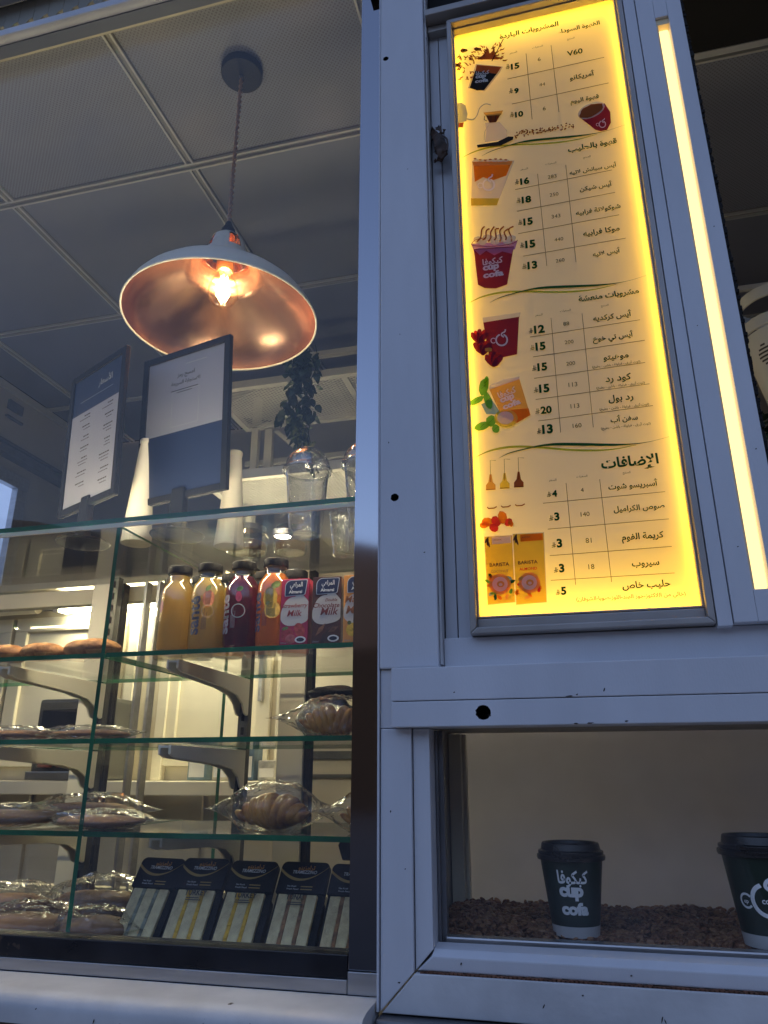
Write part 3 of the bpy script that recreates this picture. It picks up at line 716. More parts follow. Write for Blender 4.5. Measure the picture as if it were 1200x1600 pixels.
# swooshes under each block
base = [face(730 + x * .3, 680 + y * .3) for x, y in []]
def swoosh(dz):
    a, b = MB(), MB()
    def P3(p): x, z = face(730 + p[0] * .3, 680 + p[1] * .3); return x, z + dz
    def rib(mb, pts, d):
        pts = smoothp(pts, 5); t, u = [], []
        for x, y, h in pts: t.append(P3((x, y - h / 2))); u.append(P3((x, y + h / 2)))
        for i in range(len(pts) - 1):
            q = [u[i], u[i + 1], t[i + 1], t[i]]; mb.add([(x, FY - d, z) for x, z in q], [(0, 1, 2, 3)])
    rib(a, [(45, 115, 2), (110, 85, 8), (190, 66, 11), (280, 60, 11), (400, 66, 10), (520, 76, 10), (640, 80, 10), (760, 74, 6), (880, 52, 1.5)], L1)
    rib(b, [(165, 122, 1), (220, 95, 5), (300, 74, 6), (380, 57, 9), (470, 49, 14), (600, 50, 15), (740, 52, 12), (850, 49, 6), (950, 36, 2), (1050, 10, 1)], L3)
    pr_obj(a, 'swoosh', 'lime'); pr_obj(b, 'swoosh', 'dgreen')
z4 = face(910, 698)[1]
for q in [(910, 698), (880, 452), (860, 220)]: swoosh(face(*q)[1] - z4)

def logo(mb, cx, cy, w, rot=0.0, d=L3):
    """the shop's three line lettering, centred"""
    o = face(cx, cy); s = face(cx + w / 2, cy)[0] - face(cx - w / 2, cy)[0]; ca, sa = math.cos(rot), math.sin(rot)
    def fn(u, v): return (o[0] + u * ca - v * sa, FY - d, o[1] + u * sa + v * ca)
    put_text(mb, 'كبكوفا', fn, -.5 * s, .5 * s, .26 * s, .025, h=.36 * s)
    put_text(mb, 'cup', fn, -.5 * s, .3 * s, -.05 * s, .05, h=.25 * s)
    put_text(mb, 'cofa', fn, -.5 * s, .5 * s, -.50 * s, .045, h=.34 * s)
def emblem2d(R=1.0):
    """ring cup with a steam curl and a small c ring: strokes as point lists, width"""
    S = []
    S.append(([(R * .62 * math.cos(a), R * .62 * math.sin(a) - .2 * R) for a in [math.radians(70 - k * 20) for k in range(17)]][::-1], .17 * R))
    S.append(([(.25 * R, .1 * R), (-.02 * R, .32 * R), (.05 * R, .55 * R), (.35 * R, .72 * R), (.42 * R, .98 * R)], .15 * R))
    S.append(([(-.92 * R + R * .27 * math.cos(a), -.28 * R + R * .27 * math.sin(a)) for a in [math.radians(40 + k * 28) for k in range(11)]], .09 * R))
    return S
def emblem(mb, cx, cy, r, d=L3):
    for pts, wd in emblem2d(r): stroke(mb, [(cx + x, cy - y) for x, y in smoothp(pts, 3)], wd, d)

# pictures on the menu
INKS = list(INK)
class Pic:
    def __init__(s): s.mb = MB()
    def __getitem__(s, k):
        mb = s.mb; i = INKS.index(k)
        class _P:
            @staticmethod
            def add(v, f, mi=0): mb.add(v, f, i)
        return _P
    def done(s, name):
        if s.mb.v: build(s.mb, name, [INK[k] for k in INKS], sg, recalc=False)
        s.mb = MB()
P_ = Pic()
def pc(px, py, sc, pts, ox, oy): return [(ox + x / sc, oy + y / sc) for x, y in pts]
c1 = lambda pts: [(690 + x / 3.871, y / 3.871) for x, y in pts]
c2 = lambda pts: [(710 + x / 4, 200 + y / 4) for x, y in pts]
c3 = lambda pts: [(720 + x / 3.75, 440 + y / 3.75) for x, y in pts]
c4 = lambda pts: [(730 + x / 3.333, 680 + y / 3.333) for x, y in pts]
# splashing cup
poly(P_['cream'], c1([(208, 388), (370, 405), (352, 440), (262, 553), (160, 535)]))
poly(P_['rust'], c1([(213, 395), (362, 407), (335, 450), (205, 432)]), L2)
poly(P_['black'], c1([(204, 432), (334, 450), (258, 548), (215, 550), (170, 534)]), L2)
logo(P_['white'], 690 + 245 / 3.871, 470 / 3.871, 21, -.12)
for k in range(90):
    a = random.uniform(-.3, 3.4); r1 = random.uniform(.2, 1)
    x, y = 285 + 110 * r1 * math.cos(a), 350 - 85 * r1 * math.sin(a)
    if k > 50: x, y = random.uniform(95, 205), random.uniform(330, 490)
    L_ = random.uniform(8, 30); an = a + random.uniform(-.6, .6)
    q = c1([(x, y), (x + L_ * math.cos(an) * .6, y - L_ * math.sin(an) * .6), (x + L_ * math.cos(an + .3), y - L_ * math.sin(an + .3))])
    stroke(P_['rust' if k % 3 else 'brown'], q, [2.2, 1.6, .4], L2 + .00002 * k)
poly(P_['rust'], c1([(215, 355), (262, 330), (275, 290), (292, 325), (318, 300), (330, 345), (380, 350), (340, 362), (220, 362)]), L1)
stroke(P_['black'], c1([(375, 240), (305, 375)]), 1.3, L4)
for q in [(135, 308), (218, 300), (97, 396)]:
    for k in range(3): blobr = 3 - k * .8; blob(P_['brown' if k % 2 == 0 else 'amber'], 690 + q[0] / 3.871, q[1] / 3.871, blobr * 1.7, blobr, [L1, L2, L3][k], 10, .25)
P_.done('iced_cup_picture')
# kettle
poly(P_['silver'], c1([(88, 628), (118, 622), (145, 640), (157, 690), (150, 735), (92, 750)]))
poly(P_['rust'], c1([(92, 750), (135, 742), (130, 772), (93, 774)]), L2)
stroke(P_['silver'], c1(smoothp([(152, 722), (190, 726), (215, 700), (232, 655), (265, 632), (298, 638)], 4)), [2.2] * 6 + [1.2] * 15, L2)
P_.done('kettle_picture')
# dripper and server
poly(P_['cream'], c1([(262, 745), (350, 740), (395, 790), (400, 845), (262, 862), (270, 790)]))
poly(P_['brown'], c1([(268, 700), (362, 688), (330, 742), (290, 745)]), L2); poly(P_['amber'], c1([(252, 685), (372, 672), (360, 700), (270, 706)]), L3)
stroke(P_['black'], c1([(300, 705), (298, 745)]), .8, L4); stroke(P_['black'], c1([(330, 702), (322, 745)]), .8, L4); stroke(P_['black'], c1([(262, 708), (258, 728), (275, 738)]), 1, L4)
stroke(P_['silver'], c1(smoothp([(285, 760), (262, 800), (258, 850)], 3)), .7, L2)
poly(P_['black'], c1([(214, 882), (340, 862), (405, 830), (436, 832), (432, 850), (360, 885), (218, 898)]), L4)
P_.done('coffee_dripper_picture')
# spilled beans and tipped cup
for k in range(80):
    t = random.random() ** 1.1; x = 445 + 250 * t; s = 26 * (1 - .55 * t)
    if k > 62: x = random.uniform(690, 800); s = 22; t = 1
    blob(P_['brown' if k % 2 else 'rust'], 690 + x / 3.871, (828 - (x - 445) * .17 + random.uniform(-s * 1.3, s * .35)) / 3.871, 1.5, 1.0, L1 + .0001 * (k % 8), 8, .1, random.random() * 3)
P_.done('spilled_beans_picture')
poly(P_['wine'], c1([(826, 705), (850, 660), (985, 628), (1020, 680), (1024, 745), (1000, 790), (962, 797), (930, 788)]), L2)
blob(P_['cream'], 690 + 905 / 3.871, 672 / 3.871, 22.5, 11, L3, 20, 0, -.42); blob(P_['rust'], 690 + 905 / 3.871, 674 / 3.871, 20, 9, L4, 18, .1, -.42)
emblem(P_['white'], 690 + 972 / 3.871, 752 / 3.871, 8, L4 + .0004)
P_.done('tipped_cup_picture')
# orange latte
poly(P_['cream'], c2([(112, 208), (375, 205), (265, 485), (105, 487)]))
poly(P_['orange'], c2([(118, 215), (360, 212), (325, 300), (240, 330), (180, 310), (128, 340)]), L2)
poly(P_['amber'], c2([(110, 215), (365, 210), (355, 235), (120, 240)]), L3)
poly(P_['yellow'], c2([(103, 442), (280, 442), (266, 485), (105, 487)]), L2)
for k in range(6): blob(P_['cream'], 710 + (140 + k * 36) / 4, 200 + 208 / 4, 5.5, 2.2, L4, 12, .2)
for k in range(7): blob(P_['rust'], 710 + (130 + k * 32) / 4, 200 + (203 + random.uniform(-6, 6)) / 4, 2.6, 1.2, L4 + .0003, 8, .2)
emblem(P_['white'], 710 + 215 / 4, 200 + 350 / 4, 14, L4 + .0005)
P_.done('orange_latte_picture')
# purple iced cup
poly(P_['lilac'], c2([(105, 725), (395, 705), (378, 760), (125, 780)]), L1)
poly(P_['wine'], c2([(122, 760), (372, 742), (330, 980), (260, 1005), (190, 1003), (148, 982)]), L2)
poly(P_['pink'], c2([(126, 765), (370, 748), (360, 790), (300, 775), (250, 800), (200, 770), (160, 800)]), L3)
for k in range(9): blob(P_['cream'], 710 + (150 + k * 26) / 4, 200 + (700 + 14 * math.sin(k * 2)) / 4, 7, 5.5, L2 + .0001 * k, 12, .15)
for k in range(7): stroke(P_['rust'], c2(smoothp([(140 + k * 36, 715 - 10 * (k % 2)), (165 + k * 32, 690), (172 + k * 28, 640 + 8 * (k % 3)), (190 + k * 30, 620 + 14 * (k % 2))], 3)), 2.2, L4)
stroke(P_['wine'], c2(smoothp([(106, 735), (130, 705), (200, 690)], 3)), .8, L4); stroke(P_['wine'], c2(smoothp([(395, 705), (370, 725), (250, 745), (110, 740)], 3)), .9, L4 + .0002)
logo(P_['white'], 710 + 242 / 4, 200 + 880 / 4, 32, 0, L4)
P_.done('berry_frappe_picture')
# hibiscus cup
poly(P_['cream'], c3([(128, 212), (350, 182), (345, 210), (133, 245)]), L1)
poly(P_['wine'], c3([(132, 242), (342, 208), (330, 428), (235, 448), (165, 430)]), L2)
emblem(P_['white'], 720 + 240 / 3.75, 440 + 335 / 3.75, 14, L4)
for cx, cyy, s in [(110, 320, 42), (130, 385, 45), (195, 455, 46)]:
    for k in range(5):
        blob(P_['red' if k % 2 else 'wine'], 720 + (cx + 12 * (k - 2)) / 3.75, 440 + (cyy + abs(k - 2) * 6) / 3.75, s / 3.75 * .42, s / 3.75, L3 + .00015 * k, 12, .12, (k - 2) * .35)
blob(P_['amber'], 720 + 165 / 3.75, 440 + 405 / 3.75, 6, 3, L4 + .0006, 10, .3)
P_.done('hibiscus_cup_picture')
# mint cooler
poly(P_['blue'], c3([(120, 720), (180, 690), (240, 780), (150, 778)]), L1)
poly(P_['amber'], c3([(168, 635), (340, 560), (405, 775), (330, 830), (240, 790)]), L2)
poly(P_['orange'], c3([(232, 760), (398, 745), (408, 785), (330, 830), (240, 795)]), L3)
poly(P_['cream'], c3([(168, 635), (170, 610), (250, 575), (345, 558), (342, 575)]), L3)
logo(P_['white'], 720 + 285 / 3.75, 440 + 690 / 3.75, 29, .28, L4)
for cx, cyy, rx, ry, ro in [(135, 620, 7, 14, .2), (95, 700, 12, 5, -.5), (160, 700, 6, 15, -.3), (125, 850, 13, 6, -.3), (178, 820, 8, 9, .5), (206, 865, 6, 7, 0), (150, 590, 4, 9, .1)]:
    blob(P_['leafg'], 720 + cx / 3.75, 440 + cyy / 3.75, rx, ry, L4, 12, .08, ro)
    stroke(P_['dgreen'], [(720 + (cx - 12) / 3.75, 440 + (cyy + 12) / 3.75), (720 + (cx + 14) / 3.75, 440 + (cyy - 14) / 3.75)], .6, L4 + .0004)
blob(P_['yellow'], 720 + 265 / 3.75, 440 + 805 / 3.75, 18.5, 14, L4 + .0003, 20); blob(P_['cream'], 720 + 262 / 3.75, 440 + 803 / 3.75, 13, 10, L4 + .0006, 18)
P_.done('mint_cooler_picture')
# pumps, dishes, caramels
DISH = []
for k, (x, c_) in enumerate([(122, 'amber'), (195, 'yellow'), (268, 'rust')]):
    y0 = 130 - k * 7
    stroke(P_['grey'], c4([(x + 28, y0 + 4), (x - 2, y0 + 2), (x, y0 + 90)]), .7, L2)
    poly(P_[c_], c4([(x - 5, y0 + 75), (x + 5, y0 + 75), (x + 12, y0 + 115), (x + 26, y0 + 130), (x + 26, y0 + 155), (x - 24, y0 + 158), (x - 24, y0 + 132), (x - 11, y0 + 115)]), L2)
    stroke(P_['brown'], c4([(x - 24, y0 + 155), (x + 26, y0 + 152)]), .8, L3); stroke(P_['brown'], c4([(x, y0 + 78), (x, y0 + 115)]), .9, L3)
    DISH.append([(x - 18, y0 + 246), (x - 10, y0 + 253), (x + 18, y0 + 251), (x + 32, y0 + 243)])
P_.done('syrup_pumps_picture')
for q_ in DISH: stroke(P_['rust'], c4(q_), 1.8, L2); P_.done('small_dish_picture')
for k, (x, y, r_) in enumerate([(105, 455, 32), (150, 450, 30), (185, 430, 34), (215, 455, 24), (90, 470, 24), (140, 485, 26), (228, 462, 18)]):
    blob(P_['orange' if k % 2 == 0 else 'red'], 730 + x / 3.333, 680 + y / 3.333, r_ / 3.333, r_ / 4.3, L2 + .0002 * k, 9, .12, k * .7)
P_.done('caramel_picture')
# two milk cartons
for k, (x0, x1, hd_, tx, c_) in enumerate([(88, 248, 'cream', 'COCONUT', 'amber'), (236, 412, 'orange', 'ALMOND', 'orange')]):
    t0 = 528 - k * 14
    poly(P_['cream'], c4([(x0, t0), (x1 - 12, t0 - 8), (x1 + 4, 872), (x0 + 18, 886)]), L1)
    poly(P_['yellow'], c4([(x0 + 3, t0 + 3), (x1 - 15, t0 - 4), (x1 + 1, 869), (x0 + 21, 882)]), L2)
    poly(P_[hd_], c4([(x0 + 40, t0 + 5), (x1 - 20, t0 - 2), (x1 - 18, t0 + 34), (x0 + 42, t0 + 42)]), L3)
    for q in range(3): blob(P_['dark'], 730 + (x0 + 14 + q * 5) / 3.333, 680 + (t0 + 30 + q * 10 - 10) / 3.333, 1.6, 6, L3, 8, 0, .5 - .4 * q)
    a_, b__ = 730 + (x0 + 30) / 3.333, 730 + (x0 + 132) / 3.333
    ptxt(P_['dark'], 'BARISTA', a_, b__, 680 + (684 - k * 12) / 3.333, .02, d=L4)
    ptxt(P_['red' if k else 'line'], tx, a_ + 2, b__ - 1, 680 + (716 - k * 12) / 3.333, .015, d=L4)
    for q in range(14):
        blob(P_[['leafg', 'dgreen', 'orange', 'amber', 'blue'][q % 5] if not k else ['orange', 'red', 'brown', 'amber', 'orange'][q % 5]], 730 + (x0 + 18 + 130 * random.random()) / 3.333,
             680 + (735 + 125 * random.random()) / 3.333, 5, 2.6, L3, 9, .2, q)
    cx = 730 + (x0 + (84 if k == 0 else 88)) / 3.333; cyy = 680 + (778 - k * 8) / 3.333
    blob(P_['amber'], cx, cyy, 17, 16.5, L4, 24); blob(P_['amber'], cx, cyy, 16.2, 15.7, L4 + .0004, 24); blob(P_['cream'], cx, cyy, 12, 11.5, L4 + .0008, 20)
    blob(P_['amber'], cx + 1, cyy, 6, 5, L4 + .0012, 14); blob(P_['cream'], cx + 1, cyy + 1, 3, 2.4, L4 + .0016, 12)
    ptxt(P_['dark'], 'ORGANIC' if k == 0 else 'ALMOND', 730 + (x0 + 50) / 3.333, 730 + (x0 + 92) / 3.333, 680 + (t0 + 22) / 3.333, 0, d=L4)
P_.done('milk_cartons_picture')

# dark scrap of tape stuck in the channel
mb = MB(); pts = smoothp([(-.153, .926, 2.350), (-.150, .918, 2.335), (-.143, .910, 2.318), (-.138, .905, 2.300), (-.136, .908, 2.28), (-.141, .912, 2.268), (-.149, .920, 2.276)], 5)
for i, p in enumerate(pts): pts[i] = (p[0] + .002 * mnoise.noise(Vector(p) * 200), p[1], p[2])
vs = []
for i, p in enumerate(pts):
    wv = .010 * math.sin(PI * (i + .5) / len(pts)) + .004
    vs += [(p[0] - wv * .7, p[1] + .001, p[2]), (p[0], p[1] - .004 - .003 * math.sin(i * 1.3), p[2] + .002), (p[0] + wv * .6, p[1] + .002 * math.sin(i), p[2])]
mb.add(vs, [(i * 3 + j, i * 3 + j + 1, i * 3 + j + 4, i * 3 + j + 3) for i in range(len(pts) - 1) for j in range(2)])
mb.tube(smoothp([(-.134, .912, 2.318), (-.127, .904, 2.300), (-.128, .903, 2.278), (-.138, .908, 2.268), (-.15, .915, 2.274)], 5), .0016, 6)
for k in range(16):
    c = Vector((-.148 + .012 * random.random(), .917, 2.285 + .06 * random.random()))
    vs = [c + Vector((random.uniform(-.008, .008), random.uniform(-.008, .002), random.uniform(-.01, .01))) for _ in range(4)]
    mb.add(vs, [(0, 1, 2), (0, 2, 3)])
tag(build(mb, 'tape_scrap', 'dry', smooth=True), 'crumpled dark brown scrap stuck in the channel beside the menu', 'scrap')

# ================================================================== DISPLAY CASE
dc = empty('display_case', (-.9, 1.0, 1.12), 'glass shelved food display case with green glass edges behind the left window', 'display case')
CX0, CX1 = -1.5, -.262
def glass_shelf(name, x0, x1, y0, y1, z0, z1, face_m='shelf_glass'):
    mb = MB().box(x0, x1, y0, y1, z0, z1)
    mb.mi = [0, 0, 1, 1, 1, 1]
    return build(mb, name, [face_m, 'glass_edge'], dc, bevel=0)
glass_shelf('top_glass', CX0, CX1, .995, 1.42, 1.7365, 1.7445)
for z, d in [(1.524, 1.30), (1.398, 1.30)]:
    glass_shelf('shelf', CX0, -.7035, 1.0, d, z - .004, z + .003)
    glass_shelf('shelf', -.6945, CX1, 1.0, d, z - .004, z + .003)
glass_shelf('shelf', CX0, -.7035, 1.0, 1.30, 1.268, 1.275)
glass_shelf('shelf', -.6945, CX1, 1.0, 1.28, 1.268, 1.275, 'shelf_dark')
dv = MB().box(-.7025, -.6955, .9985, 1.42, 1.134, 1.7320); dv.mi = [1, 1, 1, 0, 1, 0]
build(dv, 'divider', ['shelf_glass', 'glass_edge'], dc)
bx('base_tray', CX0, CX1, .96, 1.45, 1.10, 1.1255, 'steel', dc, bevel=.002)
bx('tray_lip', CX0, CX1, .956, .9595, 1.10, 1.156, 'black', dc)
# slotted uprights and cantilever brackets
for ux in (-.600, -.905, -1.21):
    mb = MB().box(ux - .010, ux + .010, 1.302, 1.318, 1.13, 1.735)
    up = build(mb, 'upright', 'slot', dc, bevel=.001)
    mb = MB()
    for k in range(24): mb.box(ux - .0025, ux + .0025, 1.3005, 1.302, 1.15 + k * .0245, 1.163 + k * .0245)
    build(mb, 'upright_slots', 'void', dc)['kind'] = 'stuff'
    for zt in (1.5185, 1.3925, 1.2665):
        prof = [(1.035, zt), (1.035, zt - .013), (1.05, zt - .018), (1.20, zt - .026), (1.25, zt - .033), (1.275, zt - .046), (1.286, zt - .062), (1.296, zt - .066), (1.3005, zt - .064), (1.3005, zt)]
        build(MB().prism(prof, 'x', ux - .0105, ux - .0065), 'shelf_bracket', 'bracket', dc, bevel=.0006)
        build(MB().prism(prof, 'x', ux + .0065, ux + .0105), 'shelf_bracket', 'bracket', dc, bevel=.0006)
        bx('bracket_cap', ux - .0064, ux + .0064, 1.035, 1.30, zt - .004, zt - .001, 'bracket', dc)
# rear door frames of the case
for x0, x1, m_ in [(-.548, -.497, 'cream'), (-.985, -.925, 'cream'), (-1.42, -1.38, 'cream')]:
    bx('rear_stile', x0, x1, 1.345, 1.375, 1.126, 1.735, m_, dc, bevel=.002)
    bx('stile_gasket', x1 + .001, x1 + .012, 1.35, 1.37, 1.126, 1.735, 'void', dc)
for x in (-.865, -.835): bx('sliding_rail', x, x + .006, 1.35, 1.37, 1.126, 1.735, 'alu', dc)
bx('rear_rail', CX0, CX1, 1.3755, 1.40, 1.126, 1.150, 'cream_dull', dc, bevel=.002)
bx('rear_rail', CX0, CX1, 1.3755, 1.40, 1.700, 1.7350, 'cream_dull', dc, bevel=.002)
bx('door_glass', CX0, CX1, 1.366, 1.3685, 1.151, 1.699, 'shelf_glass', dc)
sl_ = empty('added_case_light', (-.9, 1.0, 1.73), 'slim cream light strip added under the front edge of the case top', 'light')  # lamp added to brighten bottles and packs, no known source
bx('lip', CX0, CX1, .9955, .9985, 1.7290, 1.7360, 'lip_cream', sl_)
bx('diffuser', CX0, CX1, .9990, 1.0075, 1.7330, 1.7358, 'added_case_led', sl_)
sp_ = empty('case_spot', (-.455, 1.10, 1.72), 'small round spot lamp glaring above the orange juice bottle cap', 'spot lamp')
build(MB().lathe([(0, .0125), (.017, .0125), (.017, .004), (.0135, .002)], 24, c=(-.455, 1.10, 1.7235)), 'spot_body', 'alu', sp_, smooth=True)
build(MB().lathe([(0, .0028), (.0133, .0028), (.0133, .0032), (0, .0032)], 24, c=(-.455, 1.10, 1.7235)), 'spot_lens', 'spot_led', sp_)
# ------------------------------------------------------------------ back of the kiosk seen through the case
bc = empty('back_cabinet', (-1.2, 2.1, .14), 'cream cabinets and door frames lit yellow behind the display case', 'cabinet')
bx('cabinet_carcass', -2.3, .2, 2.06, 2.5, .14, 1.86, 'cream_dull', bc)
for i, (x0, x1) in enumerate([(-2.25, -1.78), (-1.765, -1.36), (-1.20, -.86), (-.84, -.42), (-.40, .1)]):
    mb = MB()
    frame_w = .045
    bx('door_panel', x0 + frame_w, x1 - frame_w, 2.052, 2.0585, 1.42, 1.79, 'cream', bc)
    for (a, b_, c, d) in [(x0, x1, 1.375, 1.42), (x0, x1, 1.79, 1.835), (x0, x0 + frame_w, 1.42, 1.79), (x1 - frame_w, x1, 1.42, 1.79)]: mb.box(a, b_, 2.040, 2.0585, c, d)
    build(mb, 'door_frame', 'cream', bc, bevel=.003)
    bx('door_handle', x1 - .03, x1 - .018, 2.02, 2.0398, 1.55, 1.68, 'alu', bc, bevel=.002)
for i, (x0, x1) in enumerate([(-2.25, -1.62), (-1.60, -1.05), (-1.03, -.5), (-.48, .1)]):
    bx('drawer_front', x0, x1, 2.044, 2.0588, .95, 1.30, 'cream_dull', bc, bevel=.003)
bx('worktop', -2.32, .2, 1.86, 2.0395, 1.30, 1.335, 'cream', bc, bevel=.003)
for x in (-1.335, -1.215): bx('cabinet_stile', x, x + .03, 2.03, 2.0588, 1.336, 1.855, 'cream', bc, bevel=.002)
bx('tube_baffle', -2.32, -.98, 1.945, 2.0595, 1.903, 1.925, 'cream_dull', bc, bevel=.003)  # added overhang, keeps part of the tube's light off the ceiling
tf = empty('tube_lamp', (-1.2, 2.0, 1.86), 'glowing white fluorescent tube across the cabinets behind the display case', 'tube light')
build(MB().tube([(-1.555, 1.995, 1.862), (-.75, 1.995, 1.862)], .026, 16), 'tube', 'tube', tf, smooth=True)
bx('batten', -1.58, -.72, 2.02, 2.055, 1.862, 1.90, 'rack', tf, bevel=.003)
for x in (-1.575, -.748): bx('lamp_holder', x, x + .018, 1.965, 2.0195, 1.832, 1.895, 'rack', tf, bevel=.002)
t2 = empty('unlit_tube_lamp', (-1.9, 2.0, 1.86), 'unlit cream tube light at the left edge beyond the breads', 'tube light')
build(MB().tube([(-2.2, 2.0, 1.858), (-1.66, 2.0, 1.858)], .019, 14), 'tube', 'cream', t2, smooth=True)
bx('batten', -2.22, -1.64, 2.022, 2.055, 1.862, 1.90, 'rack', t2, bevel=.003)
# things on the worktop: small coloured packets and dark machine seen blurred through glass
mc_ = empty('coffee_machine', (-.95, 1.95, 1.336), 'dark machine with a red and grey front on the back worktop', 'machine')
bx('body', -1.52, -1.28, 1.90, 2.02, 1.337, 1.56, 'slot', mc_, bevel=.012)
bx('front_panel', -1.50, -1.30, 1.893, 1.8995, 1.42, 1.53, 'black', mc_, bevel=.003)
bx('drip_tray', -1.51, -1.29, 1.87, 1.8925, 1.338, 1.36, 'steel', mc_, bevel=.003)
REDP = mat('dull_red_plastic', (.28, .07, .05), .4, var=.3, vscale=20)
for k in range(3): bx('cup_rest', -1.48 + k * .06, -1.44 + k * .06, 1.876, 1.8925, 1.37, 1.40, REDP, mc_, bevel=.004)
for i, (x, wd, h, c) in enumerate([(-.80, .05, .05, (.5, .5, .46)), (-.86, .045, .10, (.12, .2, .3)), (-.93, .05, .07, (.6, .56, .45)), (-1.0, .055, .11, (.16, .25, .3))]):
    pk = empty('packet', (x, 1.93, 1.336), ['short pale packet on the back worktop', 'blue upright packet on the back worktop beside the short pale one', 'cream packet between two blue packets on the back worktop', 'tallest blue packet on the back worktop'][i], 'packet', 'packets on the back worktop')
    bx('wrapper', x - wd / 2, x + wd / 2, 1.90, 1.96, 1.337, 1.337 + h, mat('packet_%s' % 'abcd'[i], c, .5, var=.3, vscale=30), pk, bevel=.004)
    bx('label_band', x - wd * .4, x + wd * .4, 1.8985, 1.8998, 1.345, 1.337 + h * .6, 'white_ink', pk)
sb_ = empty('dark_counter_box', (-.4, 1.7, 1.13), 'grey appliance with dark bands behind the wrapped croissants', 'appliance')
bx('body', -.66, -.32, 1.7, 2.0, 1.13, 1.50, 'cream_dull', sb_, bevel=.006)
bx('band', -.66, -.32, 1.692, 1.6992, 1.385, 1.402, 'slot', sb_); bx('band', -.66, -.32, 1.692, 1.6992, 1.345, 1.352, 'slot', sb_)
bx('drawer_line', -.66, -.32, 1.694, 1.6992, 1.24, 1.245, 'slot', sb_)
kt = empty('dark_bag', (-.42, 1.28, 1.402), 'dark lumpy bag at the back of the middle shelf behind the croissant', 'bag')
mb = MB(); n = 22
def lump(mb, c, rx, ry, rz, seed, seg=22, rings=12, amp=.15, fr=3.0, pinch=None, mi=0, flat=.0, ridge=0.0):
    vs = []
    for i in range(rings + 1):
        th = PI * i / rings
        for k in range(seg):
            a = 2 * PI * k / seg; d = Vector((math.sin(th) * math.cos(a), math.sin(th) * math.sin(a), math.cos(th)))
            s = 1 + amp * mnoise.noise(d * fr + Vector((seed, seed * .7, 0))) + ridge * abs(mnoise.noise(d * fr * 3 + Vector((seed, 0, 9))))
            x, y, z = d.x * rx * s, d.y * ry * s, d.z * rz * s
            if pinch:
                for side, (start, f) in pinch.items():
                    t = (x / rx) * side
                    if t > start: q = 1 - (t - start) / (1.15 - start); y *= max(.16, q) ; z *= max(.12, q); x *= 1 + f * (t - start)
            if z < -flat * rz and flat: z = -flat * rz
            vs.append((c[0] + x, c[1] + y, c[2] + z))
    fs = [(i * seg + k, (i + 1) * seg + k, (i + 1) * seg + (k + 1) % seg, i * seg + (k + 1) % seg) for i in range(rings) for k in range(seg)]
    mb.add(vs, fs, mi)
lump(mb, (-.42, 1.25, 1.44), .05, .03, .04, 3, amp=.3, flat=.85)
build(mb, 'wrapper', 'silver', kt, smooth='all')
mb = MB(); lump(mb, (-.40, 1.24, 1.483), .05, .025, .012, 5, amp=.3); build(mb, 'bag_top', 'black', kt, smooth='all')

# ---------------------------------------------------------------- juice bottles
def bottle(x, y, z, col, glow, label, clear_neck=True, txt=None, art=None, cup=False):
    b = empty('juice_bottle', (x, y, z), label, 'bottle', 'juice bottles on the top glass shelf')
    lm = liquid('juice_' + label[:6].strip(), col, glow)
    R = .0268
    p = [(.0, .001), (R * .85, .001), (R * .97, .004), (R, .010), (R, .088), (R * .97, .096), (R * .86, .104), (R * .70, .110)]
    q = p + ([(R * .64, .113), (0, .113)] if clear_neck else [(R * .63, .114), (R * .62, .121), (0, .121)])
    build(MB().lathe([(r * .965, h + .0004) for r, h in q], 32), 'juice', lm, b, smooth=True, local=True)
    g = p + [(R * .63, .114), (R * .62, .121), (R * .66, .1215), (R * .66, .1235), (R * .6, .124)]
    build(MB().lathe(g, 32), 'glass_body', 'bottle_glass', b, smooth=True, local=True)
    build(MB().lathe([(0, .1375), (R * .66, .1375), (R * .72, .136), (R * .73, .126), (R * .70, .1245), (0, .1245)], 28), 'cap', 'black', b, smooth=True, local=True)
    def wrap(u, v, r=R * 1.008): a = -PI / 2 + u / R; return (r * math.cos(a), r * math.sin(a), v)
    if txt:
        mb = MB(); put_text(mb, 'santé', lambda u, v: wrap(txt[0] - v, .022 + u), 0, .060, -.004, .03)
        build(mb, 'name_print', txt[1], b, local=True, recalc=False)
        mb = MB()
        for k in range(5): 
            u0 = txt[0] + .009 + k * .0016
            mb.add([wrap(u0, .03), wrap(u0 + .0005, .03), wrap(u0 + .0005, .05 + .006 * (k % 3)), wrap(u0, .05 + .006 * (k % 3))], [(0, 1, 2, 3)])
        build(mb, 'side_lines_print', txt[1], b, local=True, recalc=False)
    if art:
        for k, (cx, cz, rx, rz, c, pl) in enumerate(art):
            mb = MB(); nn = 18; rr = R * (1.010 + .003 * k)
            if pl == 'ring':
                o = [wrap(cx + rx * math.cos(2 * PI * i / nn), cz + rz * math.sin(2 * PI * i / nn), rr) for i in range(nn)]
                i_ = [wrap(cx + rx * .86 * math.cos(2 * PI * i / nn), cz + rz * .86 * math.sin(2 * PI * i / nn), rr) for i in range(nn)]
                mb.add(o + i_, [(i, (i + 1) % nn, nn + (i + 1) % nn, nn + i) for i in range(nn)])
            else:
                lf_ = (lambda t: abs(math.sin(t)) ** 1.6 * (1 if math.sin(t) > 0 else -1)) if pl == 'leaf' else math.sin
                mb.add([wrap(cx + rx * math.cos(2 * PI * i / nn) + (.4 * rz * lf_(2 * PI * i / nn) if pl == 'leaf' else 0), cz + rz * lf_(2 * PI * i / nn), rr) for i in range(nn)], [tuple(range(nn))])
            build(mb, 'fruit_print', mat('fruit_print', c, .35, var=.25, vscale=120), b, local=True, recalc=False)
    return b
SZ = 1.5275
DK = mat('navy_print', (.05, .06, .1), .5)
PK = mat('pale_print', (.35, .3, .35), .5)
